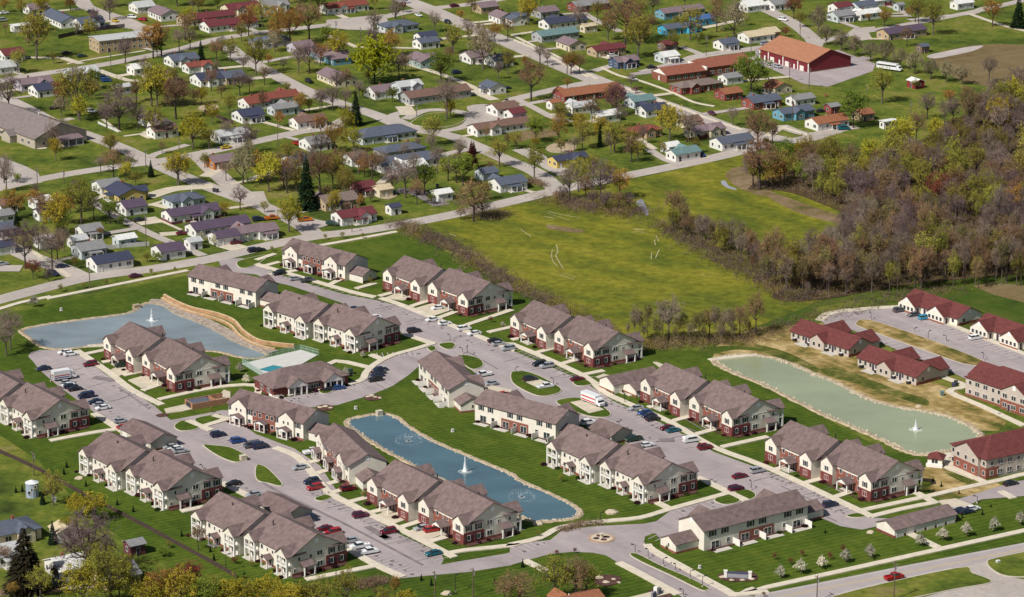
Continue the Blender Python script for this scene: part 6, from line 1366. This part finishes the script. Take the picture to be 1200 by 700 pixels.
fence('board_fence', "a 460,580 555,622", 1.0, mat('white_board', (.66,.66,.64), .7), 'low white board fence under the spreading purple tree')
fence('timber_fence', "a 960,530 1095,585", 1.6, fw, 'brown garden fence above the pale roofed white house')
# ---------------------------------------------------------------- small things
def tank():
    root = empty('garden_silo', (0,0,0)); m_ = mat('pale_blue_metal', (.32,.38,.46), .5); b = MB(); b.tube((0,0,0),(0,0,4.2),1.8,1.8,14,m_,True); b.build('wall', root); r = MB(); r.tube((0,0,4.2),(0,0,4.9),1.95,.3,14,mat('dome_white',(.66,.68,.70),.5),True); r.build('roof', root)
    for i in range(3): put(W_SM, root, 'F', -.9 + i*.9, -1.74, 1.2 + i*.8)
    put(D_W, root, 'W', -1.78, 0, .02); return root
tag(at(tank(), 38, 582, 10, 0), 'pale blue round garden silo among small conifers at lower left', 'silo')
# estate name stone with white pillars
p = G(*T('o', 1058, 612)); root = empty('estate_sign', (p[0], p[1], 0), math.radians(-8)); m_ = mat('grey_stone', (.22,.22,.25), .8, var=.2, scale=1.2)
b = MB(); b.box(-2.9,2.9,-.3,.3,0,1.5,m_); b.box(-2.5,2.5,-.34,-.3,.4,1.2,mat('sign_face',(.30,.30,.34),.5)); b.build('sign_panel', root)
for x in (-3.2, 3.2):
    c = MB(); c.box(x-.4,x+.4,-.4,.4,0,1.9,trim); c.box(x-.5,x+.5,-.5,.5,1.9,2.1,trim); c.build('pillar', root)
c = MB(); c.box(-2.9,2.9,-.4,.4,1.5,1.7,mat('cap_dark',(.06,.07,.12),.5)); c.build('cap', root)
tag(root, 'grey entrance wall with white pillars in the mulch bed on the highway lawn', 'entrance sign')
p = G(*T('o', 675, 692)); root = empty('entrance_monument', (p[0], p[1], 0), math.radians(60)); b = MB(); b.box(-2.4,2.4,-.3,.3,0,1.5,m_); b.build('sign_panel', root)
c = MB(); c.box(-.5,.5,-.5,.5,0,2.4,trim); c.build('pillar', root); tag(root, 'small grey monument with a white pillar at the bottom edge', 'entrance sign')
# roundabout medallion
p = G(*T('o', 420, 425)); root = empty('roundabout_island', (p[0], p[1], 0)); b = MB(); b.disc((0,0,.22), 3.6, mat('ring_paving',(.40,.27,.18),.9,var=.15,scale=.8), 28, z0=0); b.build('paving_ring', root)
b = MB(); b.disc((0,0,.25), 2.9, drive_m, 28, z0=.1); b.build('inner_disc', root)
for i in range(4):
    a = math.radians(20 + 90*i); c = MB(); c.disc((1.55*math.cos(a), 1.55*math.sin(a), .34), .85, mulch_m, 12, z0=.2); c.build('planting_bed', root)
c = MB(); c.tube((0,0,.2),(0,0,1.3),.55,.45,10,drive_m,True); c.tube((0,0,1.3),(0,0,1.5),.75,.75,12,drive_m,True); c.build('pedestal', root)
tag(root, 'round paved traffic island with four planting beds on the roundabout', 'traffic island')
# boulders, bench, outlets, utility boxes
def boulder(px, py, r, lab):
    p = G(px, py); b = MB(); n1, n2 = 9, 5; V = [(0,0,r*.75)]
    for j in range(1, n2):
        for i in range(n1):
            t = math.pi/2*j/(n2-1); a = 6.283*i/n1; q = R.uniform(.85,1.15); V.append((r*math.sin(t)*math.cos(a)*q*1.3, r*math.sin(t)*math.sin(a)*q, r*.75*math.cos(t)*q))
    Fs = [(0, 1+i, 1+(i+1)%n1) for i in range(n1)] + [(1+(j-1)*n1+i, 1+j*n1+i, 1+j*n1+(i+1)%n1, 1+(j-1)*n1+(i+1)%n1) for j in range(1, n2-1) for i in range(n1)]
    b.add(V, Fs, rock2_m); o = b.build('boulder'); o.location = (p[0], p[1], -.02); return reg(o, lab, 'boulder', px, py, 'boulders on the lawns')
for ch, x, y, r in (('o',466,305,1.5),('o',122,357,1.2),('m',370,145,1.1),('j',525,462,.7),('j',542,458,.8),('j',560,464,.6),('j',580,468,.6),('j',300,512,.7),('j',325,508,.8),('j',350,514,.6),('o',410,612,.9),('o',440,632,.8),('o',475,618,.6),('o',500,632,.5),('p',545,378,1.2),('o',985,608,.7),('o',1030,622,.6),('o',1080,622,.6),('o',1125,618,.7),('p',480,398,.9),('n',895,685,1.2),('l',215,360,.9),('l',705,508,.9),('k',860,150,.5)):
    px, py = T(ch, x, y); boulder(px, py, r, 'pale boulder')
def ubox(px, py, w, h, m_, lab, cat='utility box'):
    p = G(px, py); root = empty('utility_box', (p[0], p[1], 0), math.radians(30)); b = MB(); b.box(-w/2,w/2,-w*.4,w*.4,.1,h,m_); b.build('cabinet', root); b = MB(); b.box(-w/2-.15,w/2+.15,-w*.4-.15,w*.4+.15,0,.1,patio_m); b.build('plinth', root)
    b = MB(); b.box(-w/2-.04,w/2+.04,-w*.4-.04,w*.4+.04,h,h+.08,m_); b.build('lid', root); return reg(root, lab, cat, px, py, 'utility boxes')
gb = mat('box_green', (.05,.09,.07), .6); wb = mat('box_white', (.6,.6,.58), .6)
for ch, x, y, w, h, m_, l in (('j',578,548,1.8,1.5,drive_m,'concrete pond outlet'),('i',640,45,2.2,1.2,rock_m,'sandstone pond outlet'),('j',468,518,.7,.8,wb,'white utility box'),('j',922,625,.7,.8,wb,'white utility box'),('i',287,57,.7,.9,wb,'white utility box'),('j',440,355,1.6,1.8,gb,'green utility box'),('m',1140,60,1.8,1.6,drive_m,'pale stone post'),('p',545,372,1.4,1.6,wb,'white utility box'),('p',1078,540,1.0,.7,wb,'white utility box'),('l',1078,545,1.0,.7,wb,'white utility box'),
                          ('o',880,565,.6,.8,wb,'white utility box'),('n',1020,700,.1,.1,None,'')):
    if m_: px, py = T(ch, x, y); ubox(px, py, w, h, m_, l)
# wheelie bins, trampoline like clutter of gardens
for ch, x, y, c in (('e',1003,200,'black'),('e',1018,203,'black'),('m',255,255,'pale'),('c',650,318,'black'),('f',850,180,'black'),('f',600,200,'rust'),('f',650,210,'teal'),('f',520,205,'white'),('f',560,215,'blue'),('f',600,215,'white'),('b',855,470,'black'),('d',270,455,'rust'),('c',870,560,'white'),('f',760,215,'navy'),('p',880,340,'black'),('l',870,415,'navy'),('l',880,405,'black'),('l',815,455,'teal')):
    px, py = T(ch, x, y); p = G(px, py); root = empty('wheelie_bin', (p[0], p[1], 0), R.uniform(0,3)); m_ = mat('bin_' + c, RC[c], .6); b = MB(); b.hexa([(-.4,-.45,.05),(.4,-.45,.05),(.4,.45,.05),(-.4,.45,.05)], [(-.5,-.55,1.3),(.5,-.55,1.3),(.5,.55,1.3),(-.5,.55,1.3)], m_); b.build('body', root)
    b = MB(); b.hexa([(-.55,-.6,1.3),(.55,-.6,1.3),(.55,.65,1.3),(-.55,.65,1.3)], [(-.5,-.55,1.42),(.5,-.55,1.42),(.5,.6,1.48),(-.5,.6,1.48)], m_); b.build('lid', root); reg(root, f'{c if c != "pale" else "pale grey"} wheelie bin', 'bin', px, py, 'bins left outdoors')
# foundation shrubs in front of the estate buildings
shr = []
for k, c in enumerate(((.06,.025,.03), (.05,.07,.018), (.10,.03,.035))):
    b = MB(); m_ = tm('shrub%d' % k, c, .3)
    for q in range(420):
        d = rdir(); d.z = abs(d.z); c_ = d * R.uniform(.5, .95); c_.z *= .85; u = rdir() * R.uniform(.10,.2); v = u.cross(rdir()).normalized() * R.uniform(.08,.16); b.add([tuple(c_-u), tuple(c_+v), tuple(c_+u), tuple(c_-v)], [(0,1,2,3)], m_)
    o = b.build('shrub'); shr.append(o.data); bpy.data.objects.remove(o)
bpy.context.view_layer.update()
mulch = MB(); zz = nz()
for o in [o for o in COL.objects if o.parent is None and o.type == 'EMPTY' and o.name.split('.')[0] in ('apartment_building', 'rowhouse_building', 'clubhouse')]:
    nm = o.name.split('.')[0]; M_ = Matrix.Translation(o.location) @ Matrix.Rotation(o.rotation_euler.z, 4, 'Z') @ Matrix.Diagonal((*o.scale, 1))
    if nm == 'apartment_building': S = [(-20,-12.2),(-15.5,-11),(-6,-12),(2.6,-9.4),(7,-8.2),(15,-8.1),(20,-9.6),(23.6,-4),(23.6,-1),(23.6,5),(-23.6,-6),(-23.6,-2),(-23.6,3.5),(17,10.5),(6,10.5),(-7,7.8),(-16,7.8),(22,11.9),(-21,9.5)]; rects = ((22.4,24.2,-8,9.5),(-24.2,-22.4,-10,7),(-22,22,-9.9,-9.2))
    elif nm == 'rowhouse_building': S = [(-14.5,-6.6),(-7,-6.6),(-5.2,-6.8),(1.4,-6.8),(4.6,-6.8),(12.8,-6.7),(13.5,6.6),(-14,6.6),(6,6.5),(-6.3,6.5)]; rects = ((-15,15,-7.2,-5.7),(-15,15,5.7,6.6))
    else: S = [(-11,-7.6),(-9.4,-7.6),(-1,-7.6),(1,-7.6),(3,-7.6),(11.5,-7.6),(-14,-3),(-14,2)]; rects = ((-13,13,-8,-6.3),)
    for x0, x1, y0, y1 in rects:
        q = [M_ @ Vector(v) for v in ((x0,y0,0),(x1,y0,0),(x1,y1,0),(x0,y1,0))]; mulch.add([(v.x, v.y, zz) for v in q], [(0,1,2,3)], mulch_m)
    for x, y in S:
        q = M_ @ Vector((x, y, 0)); px, py = PX(q.x, q.y)
        if M_.to_3x3().normalized() @ Vector((0,1,0)) and not (-40 < px < 1240 and 250 < py < 720): continue
        ctr = M_.translation; 
        dv = (q - ctr); loc = Matrix.Rotation(-o.rotation_euler.z, 2) @ Vector((dv.x, dv.y))
        if nm == 'apartment_building' or nm == 'rowhouse_building':
            nrm = Matrix.Rotation(o.rotation_euler.z, 2) @ (Vector((math.copysign(1, x), 0)) if abs(x) > 22 else Vector((0, math.copysign(1, y))))
            if nrm.y > .2: continue
        s = R.uniform(.75, 1.25); k = R.choice((0, 0, 1, 2)); so = link('shrub', shr[k], None, (q.x, q.y, 0), R.uniform(0, 6), (s, s, s*.9)); reg(so, ('maroon','green','reddish')[k] + ' foundation shrub', 'shrub', px, py, 'foundation shrubs of the estate')
structure('mulch_bed', mulch)
# ---------------------------------------------------------------- camera, sky, sun
cam = bpy.data.cameras.new('camera'); co = bpy.data.objects.new('camera', cam); COL.objects.link(co); cam.sensor_width = 36; cam.lens = F / 1200 * 36; cam.clip_start = 5; cam.clip_end = 12000
co.location = (0, 0, H); co.rotation_euler = (math.pi/2 - TH, 0, 0); scn.camera = co
SUN_EL, SUN_AZ = 46.0, 226.0     # degrees; azimuth clockwise from +Y (direction towards the sun)
w = bpy.data.worlds.new('World'); scn.world = w; w.use_nodes = True; nt = w.node_tree; sk_ = nt.nodes.new('ShaderNodeTexSky'); sk_.sky_type = 'NISHITA'; sk_.sun_disc = False
sk_.sun_elevation = math.radians(SUN_EL); sk_.sun_rotation = math.radians(SUN_AZ); sk_.dust_density = 2.0; sk_.altitude = 300
nt.links.new(sk_.outputs[0], nt.nodes['Background'].inputs[0]); nt.nodes['Background'].inputs[1].default_value = .062
sl = bpy.data.lights.new('sun', 'SUN'); sl.energy = 5.0; sl.angle = math.radians(.6); sl.color = (1, .95, .87); so = bpy.data.objects.new('sun', sl); COL.objects.link(so)
d = Vector((math.sin(math.radians(SUN_AZ)) * math.cos(math.radians(SUN_EL)), math.cos(math.radians(SUN_AZ)) * math.cos(math.radians(SUN_EL)), math.sin(math.radians(SUN_EL))))
so.rotation_euler = d.to_track_quat('Z', 'Y').to_euler()
scn.view_settings.view_transform = 'Standard'; scn.view_settings.look = 'None'; scn.view_settings.gamma = 1; scn.view_settings.exposure = .03
scn.cycles.max_bounces = 5; scn.cycles.diffuse_bounces = 2; scn.cycles.glossy_bounces = 2; scn.cycles.caustics_reflective = False; scn.cycles.caustics_refractive = False
# ---------------------------------------------------------------- labels
LM = """Q 50,320 the tan community hall|Q 270,95 the flat roofed brick flats|Q 80,45 the white shed top left|Q 490,180 the big navy roofed house|Q 500,35 the long maroon roofed row|Q 880,135 the bright yellow green tree|Q 840,250 the tall conifer left of centre|Q 1040,282 the round grass turning island
Q 800,15 the red roofed house top centre|Q 620,225 the long red roofed house|Q 540,315 the pale ribbed roof house|Q 390,300 the brown and mauve gabled house|Q 295,445 the yellow walled house|Q 445,490 the long maroon skirted house|Q 540,520 the purple roofed house pair|Q 250,605 the navy roofed house by road|Q 290,560 the small white garden shed
Q 95,445 the leftmost garden trees|Q 60,600 the road fork far left|Q 400,390 the golden roadside tree|Q 220,360 the side street bend|Q 825,500 the maroon roofed white corner house|Q 720,430 the very tall dark conifer|Q 1110,470 the big bare tree by the lane|Q 1120,350 the dark red conifer|Q 940,310 the wide slate roofed house|Q 1010,220 the long mauve roofed house|Q 940,55 the slate hipped house top centre|Q 1060,110 the white garage with slate roof|Q 230,200 the blue van on grass|Q 150,110 the big olive tree top left|Q 380,150 the orange tree pair|Q 670,90 the trees above the side street|Q 1180,260 the white bungalow beside the loop|Q 280,250 the spreading purple tree|Q 660,330 the small crossroads|Q 1160,120 the wide concrete street
R 110,50 the navy roofed white house|R 400,60 the bright blue houses|R 270,50 the big brown tree top centre|R 360,130 the white double garage|R 690,125 the big red building|R 430,165 the long red brick range|R 560,170 the green tree by the brick range|R 170,210 the rust roofed brick house|R 300,250 the navy roofed white cottage|R 130,370 the yellow house with slate roof|R 60,270 the two stacked white houses|R 230,230 the pink blossoming tree|R 450,300 the cream house by the street|R 400,350 the teal roofed garage|R 590,330 the largest tree beside the wood|R 650,260 the pale blue walled house|R 740,275 the orange roofed white house|R 880,285 the white camper|R 945,190 the small red barn|R 900,165 the white bus|R 900,75 the purple roofed brick house|R 800,25 the white two storey house
R 1120,25 the far right lawn trees|R 1020,165 the right end of pale row|R 590,240 the navy roofed brick house|R 200,450 the dark thicket|R 290,60 the garden shed top centre|R 500,90 the slate roofed cottage|R 600,75 the cream roofed house|R 40,180 the round red brown tree|R 480,560 the meadow hedgerow|R 640,560 the hedgerow's bare trees|R 330,700 the row of bare trees|R 720,80 the silver green tree
S 20,290 the leftmost apartment block|S 390,150 the apartment by the grey pond|S 345,410 the apartment above the fence|S 650,560 the nearest apartment|S 1040,520 the apartment beside the blue pond|S 700,175 the brick clubhouse|S 480,235 the brick bin enclosure|S 630,285 the brick centred rowhouse|S 820,380 the rowhouse on the pond bank|S 780,60 the apartment above the clubhouse|S 1050,190 the patio screened rowhouse|S 530,365 the teardrop grass island|S 220,85 the pale grey pond|S 970,320 the blue pond|S 160,190 the ambulance|S 850,590 the nearest car park|S 60,590 the large dark conifer|S 230,500 the big purple bare tree|S 400,650 the orange garden trees|S 140,430 the small blue silo|S 310,590 the maroon garden barn|S 1010,660 the bottom grass strip|S 550,690 the golden trees at bottom|S 420,560 the timber fence|S 640,350 the upper stalls|S 880,190 the curved lane
Q 760,600 the upper brick rowhouse|Q 540,650 the rowhouse at the entrance|Q 1040,640 the apartment by the meadow hedge|Q 620,600 the estate entrance|Q 700,650 the top car park
T 100,80 the apartment beside bare trees|T 270,165 the long cream garage|T 190,240 the moving truck|T 60,200 the oval grass island|T 480,230 the apartment between garage and pond|T 790,370 the apartment by the kiosk|T 270,380 the apartment above the roundabout|T 60,290 the wide rowhouse|T 550,510 the rowhouse facing the highway|T 210,562 the roundabout|T 950,505 the long low garage|T 520,645 the grey entrance wall|T 290,660 the entry median|T 130,640 the brown trees at bottom|T 720,110 the left red roofed cottages|T 910,150 the middle red roofed cottages|T 1000,40 the upper right cottages|T 1120,75 the rightmost cottages|T 860,90 the long straw median|T 1130,210 the upper two storey red block|T 1130,355 the lower two storey red block|T 800,240 the green pond|T 990,375 the white kiosk|T 960,70 the right car park|T 350,270 the middle car park|T 620,330 the lower middle stalls|T 700,620 the highway lawn|T 880,650 the highway|T 1100,520 the small pale trees right|T 60,440 the right end of blue pond|T 540,420 the grey car near lower stalls|T 1050,495 the small right lot"""
LMK = []
for ln in LM.replace('\n', '|').split('|'):
    t = ln.split(' ', 2)
    if len(t) == 3: x, y = map(float, t[1].split(',')); LMK.append((*T(t[0], x, y), t[2]))
from collections import defaultdict
grp = defaultdict(list)
for o, desc, x, y in REG:
    best = sorted(LMK, key=lambda l: (l[0]-x)**2 + ((l[1]-y)*1.5)**2)[0]
    dx, dy = x - best[0], (y - best[1]) * 1.3
    rel = 'beside' if dx*dx + dy*dy < 36 else ('left of' if dx < 0 else 'right of') if abs(dx) > abs(dy) else ('just above' if dy < 0 else 'just below')
    ph = best[2]
    if desc.replace('white ', '').split()[-1] in ('truck','pickup'): pass
    grp[(desc, rel, ph)].append((x, o))
ORD = ['first','second','third','fourth','fifth','sixth','seventh','eighth','ninth','tenth','eleventh','twelfth','thirteenth','fourteenth']
for (desc, rel, ph), L in grp.items():
    L.sort(key=lambda t: t[0]); n = len(L)
    for i, (x, o) in enumerate(L):
        if n == 1: s = f'{desc} {rel} {ph}'
        elif n == 2: s = f"{desc} {rel} {ph}, the {'left' if i == 0 else 'right'} one of two"
        else:
            s = f"{desc} {rel} {ph}, {ORD[i] if i < 14 else str(i+1)+'th'} from left"
        if len(s.split()) > 16: s = s.replace(', the left one of two', ', left one').replace(', the right one of two', ', right one').replace(' from left', '')
        o['label'] = s
for o in list(COL.objects):      # prototypes that stay are real; nothing hidden
    if o.type == 'MESH' and o.parent is None and 'category' not in o and 'kind' not in o: o['kind'] = 'structure'
